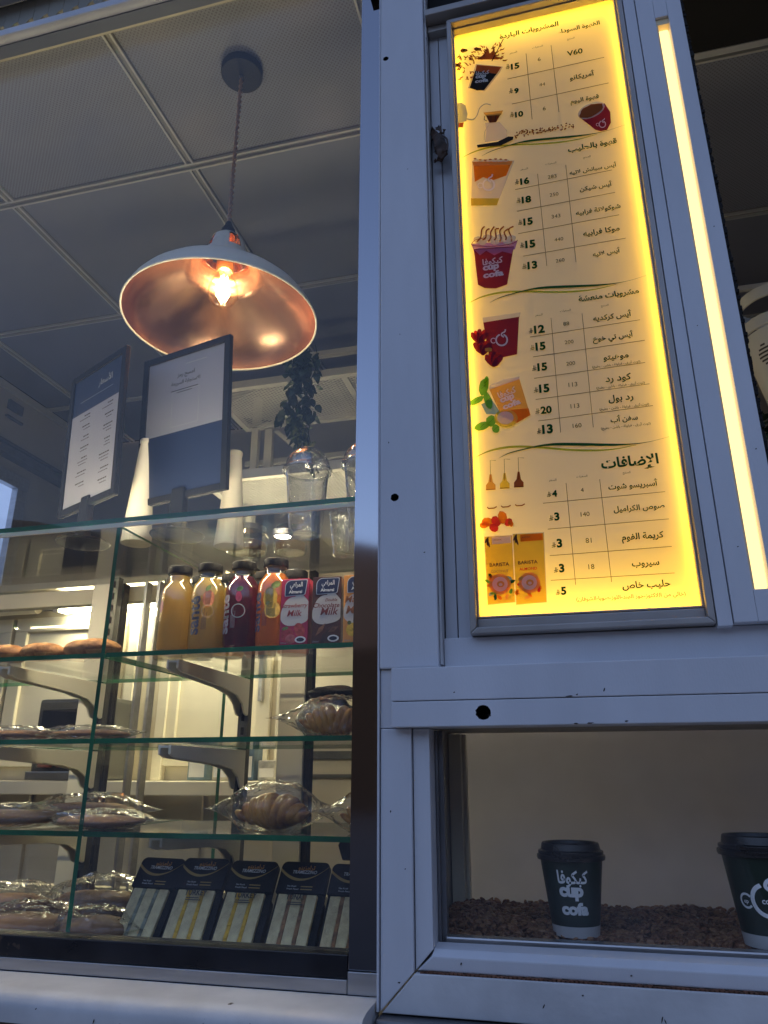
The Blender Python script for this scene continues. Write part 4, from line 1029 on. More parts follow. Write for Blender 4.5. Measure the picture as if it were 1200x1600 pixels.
bottle(-.602, 1.036, SZ, (.62, .42, .16), (.95, .70, .25), 'brownish mixed juice bottle, leftmost of the front row, yellow neck', False, None, [(-.014, .07, .005, .010, (.3, .12, .12), 'oval')])
bottle(-.5475, 1.034, SZ, (.66, .48, .16), (.98, .75, .28), 'golden apple juice bottle with dark upright lettering left of the purple one', True, (-.004, DK), [(.013, .078, .009, .013, (.6, .22, .12), 'oval'), (.012, .094, .004, .005, (.2, .28, .1), 'leaf'), (.013, .058, .010, .010, (.6, .45, .25), 'ring')])
bottle(-.4905, 1.036, SZ, (.14, .03, .07), (.45, .06, .14), 'dark purple berry juice bottle in the front row', True, (-.014, PK), [(.006, .078, .005, .008, (.5, .06, .12), 'oval'), (.007, .090, .005, .004, (.12, .2, .08), 'leaf'), (.006, .056, .011, .011, (.45, .35, .4), 'ring')])
bottle(-.4365, 1.034, SZ + .0005, (1, .30, .06), (1, .5, .12), 'bright orange lemonade bottle beside the pink milk carton', True, (-.016, DK), [(.004, .072, .011, .017, (.75, .45, .06), 'oval'), (.008, .054, .012, .013, (.8, .5, .1), 'oval'), (.012, .092, .007, .006, (.25, .3, .08), 'leaf'), (.001, .064, .003, .003, (.3, .3, .1), 'leaf')])
for x, c, g_, l_ in [(-.648, (.3, .26, .16), (.6, .5, .3), 'pale juice bottle in the rear row behind the leftmost bottle'), (-.596, (.45, .4, .25), (.7, .6, .3), 'juice bottle in the rear row between the two golden bottles'),
                     (-.542, (.85, .5, .04), (1, .65, .06), 'bright yellow juice bottle in the rear row beside the purple one'), (-.486, (.5, .3, .2), (.8, .4, .2), 'peach juice bottle in the rear row between purple and orange bottles'),
                     (-.430, (.6, .15, .06), (.9, .3, .1), 'red juice bottle in the rear row behind the orange one')]:
    bottle(x, 1.104, SZ, c, g_, l_)

# ---------------------------------------------------------------- milk cartons
def carton(x, col, side, lines, ink_m, label, rot, art):
    c = empty('milk_carton', (x, 1.032, SZ), label, 'carton', 'flavoured milk cartons on the top glass shelf'); c.rotation_euler = (0, 0, rot)
    W, H, D = .0435, .101, .034
    cm = mat('carton_' + label[:5], col, .3, var=.08, vscale=30, coat=.4)
    build(MB().box(-W / 2, W / 2, -D / 2, D / 2, 0, H), 'carton_box', cm, c, local=True, bevel=.0012)
    def on(d): return lambda u, v: (u, -D / 2 - d, v)
    def shp(name, pts, m, d):
        build(MB().add([(u, -D / 2 - d, v) for u, v in pts], [tuple(range(len(pts)))]), name, m, c, local=True, recalc=False)
    # cloud of milk
    pts = []
    for k in range(40):
        a = 2 * PI * k / 40; r = 1 + .09 * math.cos(3 * a + 1)
        pts.append((max(-W / 2 + .0006, min(W / 2 - .0006, .0005 + .0225 * r * math.cos(a))), .050 + .0215 * r * math.sin(a) + (.009 if math.cos(a) > .1 and math.sin(a) > 0 else 0)))
    shp('milk_print', pts, mat('milk_splash', (.62, .58, .55), .5), .0003)
    # badge
    bd = []
    for (cx, cz, r, a0, a1) in [(.0125, .079, .003, -90, 0), (.0165, .0965, .0015, 0, 90), (-.006, .089, .009, 90, 180), (-.0135, .0765, .0015, 180, 270)]:
        for k in range(6): a = math.radians(a0 + (a1 - a0) * k / 5); bd.append((cx + r * math.cos(a), cz + r * math.sin(a)))
    shp('badge_rim', [(.0012 + (u - .0012) * 1.07, .086 + (v - .086) * 1.09) for u, v in bd], mat('badge_rim', (.5, .55, .6), .4), .0005)
    shp('badge', bd, mat('badge_blue', (.02, .035, .1), .3, coat=.4), .0008)
    mb = MB(); put_text(mb, 'المراعي', on(.0011), -.008, .0115, .0885, .02, h=.007); put_text(mb, 'Almarai', on(.0011), -.0095, .011, .0785, .03)
    build(mb, 'badge_lettering', 'white_ink', c, local=True, recalc=False)
    mb = MB()
    for t, u0, u1, v in lines: put_text(mb, t, on(.0007), u0, u1, v, .015, shear=.25)
    build(mb, 'flavour_lettering', ink_m, c, local=True, recalc=False)
    for k, (cx, cz, rx, rz, cc, ro) in enumerate(art):
        pts = [(cx + rx * math.cos(t) * math.cos(ro) - rz * math.sin(t) * math.sin(ro), cz + rx * math.cos(t) * math.sin(ro) + rz * math.sin(t) * math.cos(ro)) for t in [2 * PI * i / (4 if rx < 0 else 14) for i in range(4 if rx < 0 else 14)]]
        shp('picture_print', [(max(-W / 2 + .0004, min(W / 2 - .0004, u)), v) for u, v in pts], mat('carton_picture', cc, .35, var=.3, vscale=200), .0009 + .00025 * k)
    pts = [(.0115 + .0085 * math.cos(2 * PI * i / 14), .0085 + .005 * math.sin(2 * PI * i / 14)) for i in range(14)]
    shp('small_badge', pts, 'white_ink', .0030)
    shp('small_badge', [(.0115 + (u - .0115) * .7, .0085 + (v - .0085) * .6) for u, v in pts], 'sign_blue', .0033)
    mb = MB(); put_text(mb, '200ml', on(.0031), -.019, -.010, .003); build(mb, 'volume_print', 'grey_ink', c, local=True, recalc=False)
MAR = mat('maroon_print', (.22, .04, .04), .5)
carton(-.3965, (.50, .03, .09), None, [('Strawberry', -.0205, .0205, .057), ('Milk', -.011, .012, .044)], mat('red_script', (.35, .05, .06), .5),
       'pink strawberry milk carton at the left of the milk row', .05, [(-.010, .017, .011, .010, (.42, .05, .06), 0), (.009, .023, .008, .011, (.5, .07, .06), .4), (-.013, .026, .005, .0025, (.14, .2, .06), .3), (-.004, .010, .008, .007, (.5, .12, .12), 0)])
carton(-.3475, (.085, .028, .02), None, [('Double', -.002, .016, .0635), ('Chocolate', -.0195, .0195, .0545), ('Milk', -.009, .018, .0435)], MAR,
       'dark brown double chocolate milk carton in the middle of the milk row', .10, [(-.008, .022, -.012, .0035, (.25, .11, .05), .9), (.004, .020, -.014, .004, (.09, .04, .03), .8), (.0, .011, -.016, .006, (.05, .025, .02), 1.0), (.011, .022, -.009, .004, (.16, .07, .04), .5)])
carton(-.2985, (.78, .33, .07), None, [('Mango', -.0195, .018, .060), ('Milk', -.0175, .012, .0435)], mat('brown_script', (.35, .12, .04), .5),
       'orange milk carton half hidden by the dark window post', .02, [(-.006, .020, .011, .010, (.8, .5, .05), 0), (-.012, .030, .003, .003, (.12, .15, .04), .4), (.006, .014, .009, .008, (.8, .42, .04), 0)])

# ---------------------------------------------------------------- breads
def roll(cx, cy, cz, L, W, H, rot, label, seed, group, wrapped=False):
    r = empty('bread_roll', (cx, cy, cz), label, 'bread', group); r.rotation_euler = (0, 0, rot)
    mb = MB(); seg, rings = 24, 18; vs = []; 
    for i in range(rings + 1):
        t = i / rings; x = -L / 2 + L * t
        prof = (1 - abs(2 * t - 1) ** 2.6) ** .5 if 0 < t < 1 else .02
        if t > .72: prof = max(.12, prof * (1 - (t - .72) * 1.1))
        for k in range(seg):
            a = 2 * PI * k / seg; n_ = 1 + .07 * mnoise.noise(Vector((x * 40, math.cos(a) * 2, math.sin(a) * 2 + seed)))
            z = math.sin(a) * H / 2 * prof * n_; z = max(z, -H * .38 * 1)
            vs.append((x, math.cos(a) * W / 2 * prof * n_, z + H * .39))
    fs = [(i * seg + k, i * seg + (k + 1) % seg, (i + 1) * seg + (k + 1) % seg, (i + 1) * seg + k) for i in range(rings) for k in range(seg)]
    mi = []
    for i in range(rings):
        for k in range(seg): 
            a = (k + .5) * 360 / seg
            mi.append(1 if (i >= rings * .52 and 195 < a < 345) else 0)
    mb.add(vs, fs); mb.mi = mi
    mb.add([vs[k] for k in range(seg)], [tuple(range(seg))]); mb.add([vs[rings * seg + k] for k in range(seg)], [tuple(range(seg))])
    build(mb, 'loaf', ['bread', 'crumb'], r, smooth='all', local=True)
    # scored pale seam on top
    mb = MB(); mb.tube([(-L * .3 + L * .6 * k / 8, -.002 * math.sin(k), H * .875 + .0008 * math.sin(k * 2) - H * .25 * abs(k / 4 - 1) ** 3) for k in range(9)], .0022, 6)
    build(mb, 'crust_seam', 'flour', r, smooth=True, local=True)
    return r
ga = 'bread rolls on the top left shelf'
roll(-.915, 1.045, SZ, .085, .06, .030, .1, 'sandwich roll cut off by the left edge of the photo on the top shelf', 1, ga)
roll(-.842, 1.045, SZ, .078, .06, .031, -.05, 'middle golden sandwich roll on the top left shelf', 5, ga)
roll(-.748, 1.042, SZ, .100, .06, .034, .0, 'longest pointed sandwich roll crossing the glass divider on the top shelf', 9, ga)

def bagged(name, cx, cy, cz, L, W, H, rot, label, seed, inner='flat', group='wrapped breads on the left shelves', pile=1, ends=1.0, cat='wrapped bread'):
    r = empty(name, (cx, cy, cz), label, cat, group); r.rotation_euler = (0, 0, rot)
    mb = MB()
    for q in range(pile):
        lump(mb, (0, .004 * q, H * .40 + q * H * .3), L * .42, W * .42, H * .36, seed + q, amp=.12, fr=2, flat=.9)
    build(mb, 'bread', inner, r, smooth='all', local=True)
    mb = MB(); lump(mb, (0, 0, H * .52), L * .5, W * .5, H * .52, seed + 20, seg=44, rings=26, amp=.2, fr=3.2, pinch={1: (.55, .25), -1: (.55, .25)}, flat=.98, ridge=.22)
    build(mb, 'plastic_bag', 'bag', r, smooth='all', local=True)
    return r
bagged('wrapped_flatbread', -.885, 1.05, 1.4015, .17, .10, .022, .05, 'flat wrapped bread on the second shelf at the far left', 2)
bagged('wrapped_flatbread', -.748, 1.06, 1.4015, .17, .10, .021, -.04, 'flat wrapped bread on the second shelf crossing the divider', 7)
bagged('wrapped_flatbread', -.87, 1.06, 1.2755, .20, .11, .032, .06, 'thick wrapped flatbread on the third shelf at the far left', 11)
bagged('wrapped_flatbread', -.700, 1.045, 1.2755, .17, .10, .026, -.05, 'wrapped flatbread with shiny crumpled end on the third shelf at the divider', 15)
bagged('wrapped_flatbread', -.775, 1.12, 1.2760, .20, .09, .044, .12, 'wrapped flatbread lying further back on the third left shelf', 19)
bagged('wrapped_pastry', -.80, 1.04, 1.126, .19, .10, .048, .1, 'crumpled wrapped pastry on the case floor at the bottom left', 23, 'flat')
bagged('wrapped_pastry', -.69, 1.05, 1.126, .13, .10, .046, -.15, 'crinkled wrapped pastry on the case floor beside the first sandwich pack', 29, 'flat')
bagged('wrapped_pastry', -.75, 1.15, 1.126, .22, .11, .07, .05, 'larger wrapped pastry behind the others on the case floor', 31, 'flat')
bagged('wrapped_pastry', -.90, 1.13, 1.126, .20, .12, .06, .05, 'wrapped pastry at the far left of the case floor', 37, 'flat')

def croissant(mb, L, H, seed, cx=0, cz=0):
    """crescent of overlapping rolled bands"""
    N_ = 9
    for i in range(N_):
        t = i / (N_ - 1) * 2 - 1; r = H * (.5 - .34 * t * t); x = cx + L * .43 * t; y = .012 * (1 - t * t)
        seg = 18; vs = []
        for j, (dx, rr) in enumerate([(-.075, .78), (-.05, .97), (0, 1.0), (.04, .93), (.075, .72)]):
            for k in range(seg):
                a = 2 * PI * k / seg; s = 1 + .05 * mnoise.noise(Vector((i * 3 + dx * 9, math.cos(a) * 2, math.sin(a) * 2 + seed)))
                vs.append((x + dx * L * (1 + .1 * t) + .006 * math.sin(a) * (1 if t > 0 else -1), y + r * rr * s * math.cos(a) * 1.15, max(0.001, cz + H * .46 - (H * .12 * t * t) + r * rr * s * math.sin(a))))
        mb.add(vs, [(j * seg + k, j * seg + (k + 1) % seg, (j + 1) * seg + (k + 1) % seg, (j + 1) * seg + k) for j in range(4) for k in range(seg)])
        mb.add([vs[k] for k in range(seg)], [tuple(range(seg))]); mb.add([vs[4 * seg + k] for k in range(seg)], [tuple(range(seg))])
def bag_croissant(cx, cy, cz, L, H, rot, label, seed):
    r = empty('wrapped_croissant', (cx, cy, cz), label, 'croissant', 'croissants in clear bags'); r.rotation_euler = (0, 0, rot)
    mb = MB(); croissant(mb, L * .72, H * .86, seed, cz=.002); build(mb, 'croissant', 'croissant', r, smooth='all', local=True)
    mb = MB(); lump(mb, (0, 0, H * .5), L * .56, L * .30, H * .55, seed + 4, seg=48, rings=28, amp=.16, fr=2.6, pinch={1: (.45, .35), -1: (.45, .35)}, flat=.9, ridge=.2)
    build(mb, 'plastic_bag', 'bag', r, smooth='all', local=True)
bag_croissant(-.345, 1.055, 1.4015, .125, .054, .12, 'croissant in a clear bag on the middle right shelf', 3)
bag_croissant(-.435, 1.06, 1.2755, .150, .060, -.12, 'croissant in a clear bag on the lower right shelf, nearest the centre', 8)
bag_croissant(-.285, 1.06, 1.2755, .115, .054, .15, 'croissant in a clear bag on the lower right shelf against the dark post', 14)

# ---------------------------------------------------------------- sandwich packs
def pack(x, filling, word, label, bright=0, warm=False):
    r = empty('sandwich_pack', (x, 1.032, 1.127), label, 'sandwich', 'triangular sandwich packs leaning in the display case')
    r.rotation_euler = (-math.radians(35 + random.uniform(-1.5, 1.5)), random.uniform(-.02, .02), random.uniform(-.03, .03))
    W, H, D = .0715, .126, .030
    # tray outline with rounded top
    def outline(w, h0, h1, rad):
        p = [(-w / 2, h0), (w / 2, h0)]
        for a in range(0, 91, 18): p.append((w / 2 - rad + rad * math.cos(math.radians(a)), h1 - rad + rad * math.sin(math.radians(a))))
        for a in range(90, 181, 18): p.append((-w / 2 + rad + rad * math.cos(math.radians(a)), h1 - rad + rad * math.sin(math.radians(a))))
        return p
    build(MB().prism(outline(W, 0, H, .008), 'y', .002, .0045), 'card_back', 'black', r, local=True, bevel=.0004)
    mb = MB(); mb.prism([(-W / 2 + .004, .004), (W / 2 - .004, .004), (W / 2 - .006, .082), (-W / 2 + .006, .082)], 'y', .0046, D)
    build(mb, 'tray', 'black', r, local=True, bevel=.003)
    # slices seen through the window
    sx = [-.026, -.0105, .0045, .0190, .026]
    for k in range(3):
        x0 = -.0305 + k * .0208; fill_w = .0052
        build(MB().box(x0, x0 + .0152, -.0045, .0018, .010, .080), 'bread_slice', 'sand_bread', r, local=True, bevel=.0015)
        if k < 2:
            mb = MB(); 
            for q in range(12): 
                z0 = .011 + q * .0057; mb.box(x0 + .0155 - .0006 * random.random(), x0 + .0205, -.0038 - .0012 * random.random(), .0018, z0, z0 + .0056)
            build(mb, 'filling', filling, r, local=True, bevel=.0006)
    # printed card top and base
    def on(d): return lambda u, v: (u, -d, v)
    top = [(u, v) for u, v in outline(W, .0815, H, .008)]
    build(MB().prism(top, 'y', -.0052, .0015), 'printed_card', mat('navy_card', (.007, .0075, .012), .5, spec=.3), r, local=True, bevel=.0004)
    bx_ = build(MB().box(-W / 2 + .003, W / 2 - .003, -.0052, .0015, .001, .0095), 'base_label', 'black', r, local=True, bevel=.0004)
    mb = MB()
    for k in range(24):
        def arc(t, o): u = -W / 2 + .0006 + (W - .0012) * t; return (u, .1015 + .022 * (2 * (t - .47)) ** 2 * .72 + o)
        t0, t1 = k / 24, (k + 1) / 24; th = lambda t: .0042 * math.sin(PI * min(1, t * .8 + .28)) * (1 - .65 * t) + .0006
        a, b_ = arc(t0, 0), arc(t1, 0)
        mb.add([(a[0], -.0056, a[1] - th(t0)), (b_[0], -.0056, b_[1] - th(t1)), (b_[0], -.0056, b_[1]), (a[0], -.0056, a[1])], [(0, 1, 2, 3)])
    build(mb, 'arc_print', 'gold_ink', r, local=True, recalc=False)
    mb = MB(); put_text(mb, 'ترامزينو', on(.0056), -.010, .015, .1145, .02, h=.0062); build(mb, 'arabic_name_print', 'orange_ink', r, local=True, recalc=False)
    mb = MB(); put_text(mb, 'TRAMEZZINO', on(.0058), -.017, .019, .1085, .02, h=.0048, shear=.2)
    put_text(mb, 'Fresh Food', on(.0056), -.020, -.003, .0855, .0, h=.0022); put_text(mb, 'No Rush', on(.0056), -.020, -.007, .0895, .0, h=.0022)
    build(mb, 'name_print', 'white_ink', r, local=True, recalc=False)
    mb = MB()
    for k in range(2): mb.box(.0, .017, -.0057, -.00555, .0858 + k * .004, .0870 + k * .004)
    for k in range(3): mb.box(.005, .024, -.0057, -.00555, .0025 + k * .002, .0031 + k * .002)
    build(mb, 'fine_print', 'gold_ink', r, local=True, recalc=False)
    # clear film bulging over the window, with the flavour printed on it
    mb = MB(); nx, nz = 16, 24; vs = []
    for j in range(nz + 1):
        for i in range(nx + 1):
            u, v = i / nx, j / nz; x_ = -W / 2 + .003 + (W - .006) * u; z_ = .009 + .0725 * v
            b2 = (math.sin(PI * u) ** .35) * (math.sin(PI * v) ** .3) if 0 < u < 1 and 0 < v < 1 else 0
            vs.append((x_, -.0002 - .0085 * b2 - .0009 * mnoise.noise(Vector((x_ * 160, z_ * 60, x * 30))) * b2, z_))
    mb.add(vs, [(j * (nx + 1) + i, j * (nx + 1) + i + 1, (j + 1) * (nx + 1) + i + 1, (j + 1) * (nx + 1) + i) for j in range(nz) for i in range(nx)])
    build(mb, 'clear_film', 'film', r, smooth='all', local=True)
    if word:
        mb = MB(); put_text(mb, word, on(.0100), -.016, .018 if len(word) > 4 else .008, .0700, .03, h=.0075)
        for k in range(2): mb.box(-.012, .008 + .003 * k, -.0101, -.0100, .0655 - k * .0028, .0667 - k * .0028)
        build(mb, 'flavour_print', 'dark_ink', r, local=True, recalc=False)
px0 = -.622
pack(px0, 'herb', None, 'pale cream cheese sandwich pack, leftmost of the five leaning packs')
pack(px0 + .0755, 'cheese', 'TURKEY', 'turkey sandwich pack with yellow filling, second from left')
pack(px0 + .1495, 'cheese', 'TURKEY', 'turkey sandwich pack with yellow filling between another turkey pack and the tuna pack')
pack(px0 + .2265, 'tuna', 'TUNA', 'tuna sandwich pack with brown filling')
pack(px0 + .3015, 'tuna', None, 'orange glinting sandwich pack cut off by the dark post')
bb = empty('black_tray', (-.30, 1.12, 1.127), 'upturned black food tray behind the sandwich packs at the right', 'tray')
build(MB().prism([(-.345, 1.235), (-.352, 1.255), (-.348, 1.262), (-.265, 1.262), (-.265, 1.235)], 'y', 1.11, 1.16), 'tray_body', 'black', bb, bevel=.003)
build(MB().prism([(-.335, 1.127), (-.33, 1.2345), (-.27, 1.2345), (-.27, 1.127)], 'y', 1.115, 1.155), 'tray_foot', 'black', bb, bevel=.002)

# ================================================================== THINGS ON TOP OF THE CASE
TZ = 1.7450
def sign(cx, cy, cz, W, H, rot, lean, label, kind):
    s = empty('sign_holder', (cx, cy, TZ), label, 'sign'); s.rotation_euler = (0, 0, -rot)
    zc = cz - TZ; R_ = Matrix.Rotation(lean, 4, 'X')
    def T(u, v, d): p = R_ @ Vector((u, -d, v)); return (p.x, p.y, p.z + zc)
    def slab(name, x0, x1, z0, z1, d0, d1, m, bevel=0):
        mb = MB().box(x0, x1, -d1, -d0, z0, z1); mb.v = [Vector(T(v.x, v.z, -v.y)) for v in mb.v]
        return build(mb, name, m, s, local=True, bevel=bevel)
    t = .013
    slab('frame_side', -W / 2, -W / 2 + t, -H / 2, H / 2, -.005, .005, 'black', .0012); slab('frame_side', W / 2 - t, W / 2, -H / 2, H / 2, -.005, .005, 'black', .0012)
    slab('frame_side', -W / 2 + t, W / 2 - t, H / 2 - t, H / 2, -.005, .005, 'black', .0012); slab('frame_side', -W / 2 + t, W / 2 - t, -H / 2, -H / 2 + t, -.005, .005, 'black', .0012)
    slab('backing', -W / 2 + t, W / 2 - t, -H / 2 + t, H / 2 - t, -.004, .001, 'black')
    w_, h_ = W / 2 - t, H / 2 - t
    if kind == 1:
        slab('card_blue', -w_, w_, -h_, h_ * -.12, .0011, .0018, 'sign_blue'); slab('card_white', -w_, w_, h_ * -.12, h_, .0011, .0018, 'sign_white')
        mb = MB(); f = lambda u, v: T(u, v, .0022)
        put_text(mb, 'امسح رمز', f, -.020, .022, h_ * .70, .02); put_text(mb, 'الاستجابة السريعة', f, -.034, .036, h_ * .58, .015)
        mb.add([T(*p) for p in [(-.034, h_ * .49, .0022), (.032, h_ * .49, .0022), (.032, h_ * .50, .0022), (-.034, h_ * .50, .0022)]], [(0, 1, 2, 3)])
        mb.add([T(*p) for p in [(-.02, h_ * .455, .0022), (.018, h_ * .455, .0022), (.018, h_ * .463, .0022), (-.02, h_ * .463, .0022)]], [(0, 1, 2, 3)])
        build(mb, 'card_print', 'dark_ink', s, local=True, recalc=False)
        mb = MB()
        for (a, b_, c, d) in [(-.030, .034, -.006, -.0052), (-.030, .034, .0648, .0656), (-.0308, -.030, -.006, .0656), (.034, .0348, -.006, .0656)]:
            mb.add([T(a, c, .0022), T(b_, c, .0022), T(b_, d, .0022), T(a, d, .0022)], [(0, 1, 2, 3)])
        mb.add([T(.0, h_ * .86, .0022), T(.05, h_ * .86, .0022), T(.05, h_ * .875, .0022), T(.0, h_ * .875, .0022)], [(0, 1, 2, 3)])
        build(mb, 'box_print', 'grey_ink', s, local=True, recalc=False)
    else:
        slab('card_white', -w_, w_, -h_, h_ * .42, .0011, .0018, 'sign_white'); slab('card_blue', -w_, w_, h_ * .42, h_, .0011, .0018, 'sign_blue')
        mb = MB(); f = lambda u, v: T(u, v, .0022)
        for col_ in (0, 1):
            v = h_ * .34
            while v > -h_ * .85:
                n_ = random.choice([2, 3, 3])
                for q in range(n_):
                    wd = random.uniform(.016, .034); u1 = (-.012 if col_ == 0 else .070) - random.uniform(0, .006)
                    hh = .0016 if q else .0026
                    x = u1
                    while x > u1 - wd:
                        ww = random.uniform(.003, .008); mb.add([T(x - ww, v, .0022), T(x, v, .0022), T(x, v + hh, .0022), T(x - ww, v + hh, .0022)], [(0, 1, 2, 3)]); x -= ww + .0012
                    v -= .0062
                v -= .010
        build(mb, 'list_print', 'dark_ink', s, local=True, recalc=False)
        mb = MB(); put_text(mb, 'الأسعار', f, .005, .055, h_ * .72, .01)
        mb.add([T(-.06, h_ * .60, .0022), T(.06, h_ * .60, .0022), T(.06, h_ * .605, .0022), T(-.06, h_ * .605, .0022)], [(0, 1, 2, 3)])
        build(mb, 'heading_print', 'grey_ink', s, local=True, recalc=False)
    build(MB().prism([(-.022, 0), (.022, 0), (.017, .016), (.014, zc - H / 2 + .02), (-.014, zc - H / 2 + .02), (-.017, .016)], 'y', .0, .014), 'stand', 'black', s, local=True, bevel=.002)
    build(MB().lathe([(0, 0), (.045, 0), (.047, .003), (.04, .006), (0, .007)], 28, c=(0, .01, 0)), 'foot', 'black', s, local=True, smooth=True)
    mb = MB()
    for u, v in [(-.016, .022), (.012, .03), (-.002, .012)]: mb.lathe([(0, .0), (.0028, .001), (.0028, .004), (0, .005)], 10, c=(u, -.003, v))
    build(mb, 'clamp_screws', 'alu', s, local=True, smooth=True)
sign(-.851, 1.10, 1.964, .203, .296, .458, .045, 'black framed price list sign, the left one on the display case', 0)
sign(-.661, 1.10, 1.964, .212, .299, .233, .067, 'black framed card with white top and navy bottom, under the pendant lamp', 1)
for i, (x, y, h, r0, r1, l_) in enumerate([(-.752, 1.13, .205, .0270, .0125, 'tall white tapered tube standing between the two framed signs'),
                                         (-.598, 1.19, .19, .0270, .0125, 'white tapered tube mostly hidden behind the navy and white sign')]):
    t_ = empty('tapered_tube', (x, y, TZ), l_, 'tube', 'white tapered tubes on the case')
    build(MB().lathe([(0, .0), (r0, .0), (r0, .004), (r1, h - .006), (r1 + .0008, h - .004), (r1 + .0008, h), (0, h)], 30), 'tube_body', 'paper_white', t_, smooth=True, local=True)
    build(MB().lathe([(r1 + .001, h - .010), (r1 + .0016, h - .008), (r1 + .0016, h - .002), (r1 + .001, h)], 30), 'rim_band', 'cream', t_, smooth=True, local=True)

def clear_cup(x, y, h, r0, r1, label, dome=True):
    c = empty('clear_cup', (x, y, TZ), label, 'plastic cup', 'clear plastic cups on the case')
    p = [(0, .004), (r0 * .8, .004), (r0 * .85, 0), (r0, .002), (r0 * 1.02, .008), (r1 * .97, h - .012), (r1, h - .010), (r1, h - .002), (r1 * 1.06, h), (r1 * 1.06, h - .002)]
    build(MB().lathe(p, 40), 'cup_wall', 'clear_plastic', c, smooth=True, local=True)
    mb = MB()
    for k in range(3): mb.lathe([(r1 * (.90 + .02 * k), h * (.80 + .05 * k)), (r1 * (.915 + .02 * k), h * (.80 + .05 * k) + .0015), (r1 * (.90 + .02 * k), h * (.80 + .05 * k) + .003)], 40)
    build(mb, 'cup_rings', 'film', c, smooth=True, local=True)
    if dome:
        pr_ = [(r1 * 1.13, h - .004), (r1 * 1.16, h), (r1 * 1.13, h + .003), (r1 * 1.05, h + .005)]
        pr_ += [(r1 * 1.05 * math.cos(a), h + .005 + r1 * .98 * math.sin(a)) for a in [math.radians(q) for q in (8, 20, 33, 46, 58, 68)]]
        pr_ += [(r1 * .36, h + .005 + r1 * .955), (r1 * .2, h + .005 + r1 * .96)]
        d = build(MB().lathe(pr_, 40), 'dome_lid', 'clear_plastic', c, smooth=True, local=True)
        mb = MB()
        for k in range(44):
            a = 2 * PI * k / 44; mb.box(-.0007, .0007, -.0007, .0007, 0, .003)
            for q in range(8): v = mb.v[-8 + q]; mb.v[-8 + q] = Vector(((r1 * 1.145) * math.cos(a) + v.x, (r1 * 1.145) * math.sin(a) + v.y, h - .003 + v.z))
        build(mb, 'lid_ribs', 'film', c, local=True)['kind'] = 'stuff'
clear_cup(-.440, 1.165, .125, .029, .039, 'clear domed plastic cup, the whole one beside the vine')
clear_cup(-.330, 1.165, .125, .029, .039, 'clear domed plastic cup partly hidden by the dark post')
clear_cup(-.410, 1.30, .085, .022, .030, 'small open clear cup behind the two domed cups', False)
for i, (x, y, r, l_) in enumerate([(-.585, 1.24, .04, 'low round glass jar with steel lid on the case right of the signs'), (-.505, 1.26, .032, 'smaller round glass jar with dark lid left of the domed cup')]):
    j_ = empty('glass_jar', (x, y, TZ), l_, 'jar')
    build(MB().lathe([(0, 0), (r * .9, 0), (r, .008), (r, .032), (r * .8, .042)], 32), 'jar_body', 'bottle_glass', j_, smooth=True, local=True)
    build(MB().lathe([(r * .85, .042), (r * .86, .052), (0, .054)], 32), 'jar_lid', 'steel' if i == 0 else 'black', j_, smooth=True, local=True)
    build(MB().lathe([(0, .003), (r * .85, .003), (r * .9, .01), (r * .9, .02), (0, .022)], 24), 'jar_filling', 'bean_b', j_, smooth=True, local=True)

# ================================================================== PENDANT LAMP
LX, LY, LZ = -.676, 1.23, 2.272
pl = empty('pendant_lamp', (LX, LY, LZ), 'white enamel dome pendant lamp with copper inside hanging on a twisted brown cord', 'pendant lamp')
R0 = .205
outer = [(R0, 0), (R0 * .99, .008), (R0 * .955, .024), (R0 * .89, .043), (R0 * .79, .063), (R0 * .67, .082), (R0 * .54, .098), (R0 * .43, .110), (R0 * .36, .117), (R0 * .345, .126), (R0 * .30, .131), (.052, .146), (.048, .157)]
build(MB().lathe(outer, 64), 'shade', 'shade_white', pl, smooth='all', local=True)
inn = [(r - .0022, z - .0018 if i else z) for i, (r, z) in enumerate(outer)]
build(MB().lathe(inn, 64), 'shade_lining', 'copper', pl, smooth='all', local=True)
mb = MB().lathe([(R0 - .0022, 0), (R0 - .001, -.0022), (R0 + .0016, -.0018), (R0 + .0018, .0012), (R0, .003)], 64); build(mb, 'rolled_rim', 'shade_white', pl, smooth='all', local=True)
# neck with two window slots
neck = [(.048, .157), (.045, .172), (.040, .192), (.034, .208), (.024, .218), (.0125, .222)]
mb = MB()
for i in range(len(neck) - 1):
    for s in range(4):
        lo, hi = s * PI / 2 - .0, (s + 1) * PI / 2
        if i in (1, 2): lo += .32; hi -= .32
        mb.lathe([neck[i], neck[i + 1]], 12, a0=lo + math.radians(52), a1=hi + math.radians(52))
build(mb, 'neck', 'shade_white', pl, smooth='all', local=True)
mb = MB()
for i in range(len(neck) - 1):
    for s in range(4):
        lo, hi = s * PI / 2, (s + 1) * PI / 2
        if i in (1, 2): lo += .32; hi -= .32
        mb.lathe([(neck[i][0] - .0015, neck[i][1]), (neck[i + 1][0] - .0015, neck[i + 1][1])], 12, a0=lo + math.radians(52), a1=hi + math.radians(52))
build(mb, 'neck_lining', 'copper', pl, smooth='all', local=True)
build(MB().lathe([(0, .262), (.006, .258), (.010, .246), (.015, .238), (.0165, .226), (.0155, .220), (0, .219)], 24), 'cord_grip', 'black', pl, smooth=True, local=True)
build(MB().lathe([(0, .219), (.017, .218), (.018, .175), (.0195, .150), (.0195, .128), (.016, .124), (0, .123)], 24), 'lamp_socket', 'brass', pl, smooth=True, local=True)
bulb = [(.0125, .123), (.014, .110), (.019, .095), (.0285, .080), (.033, .064), (.032, .046), (.025, .033), (.012, .026), (0, .0245)]
bulb = [(r_, z_ + .014) for r_, z_ in bulb]
build(MB().lathe(bulb, 32), 'bulb_glass', 'bulb_glass', pl, smooth='all', local=True)
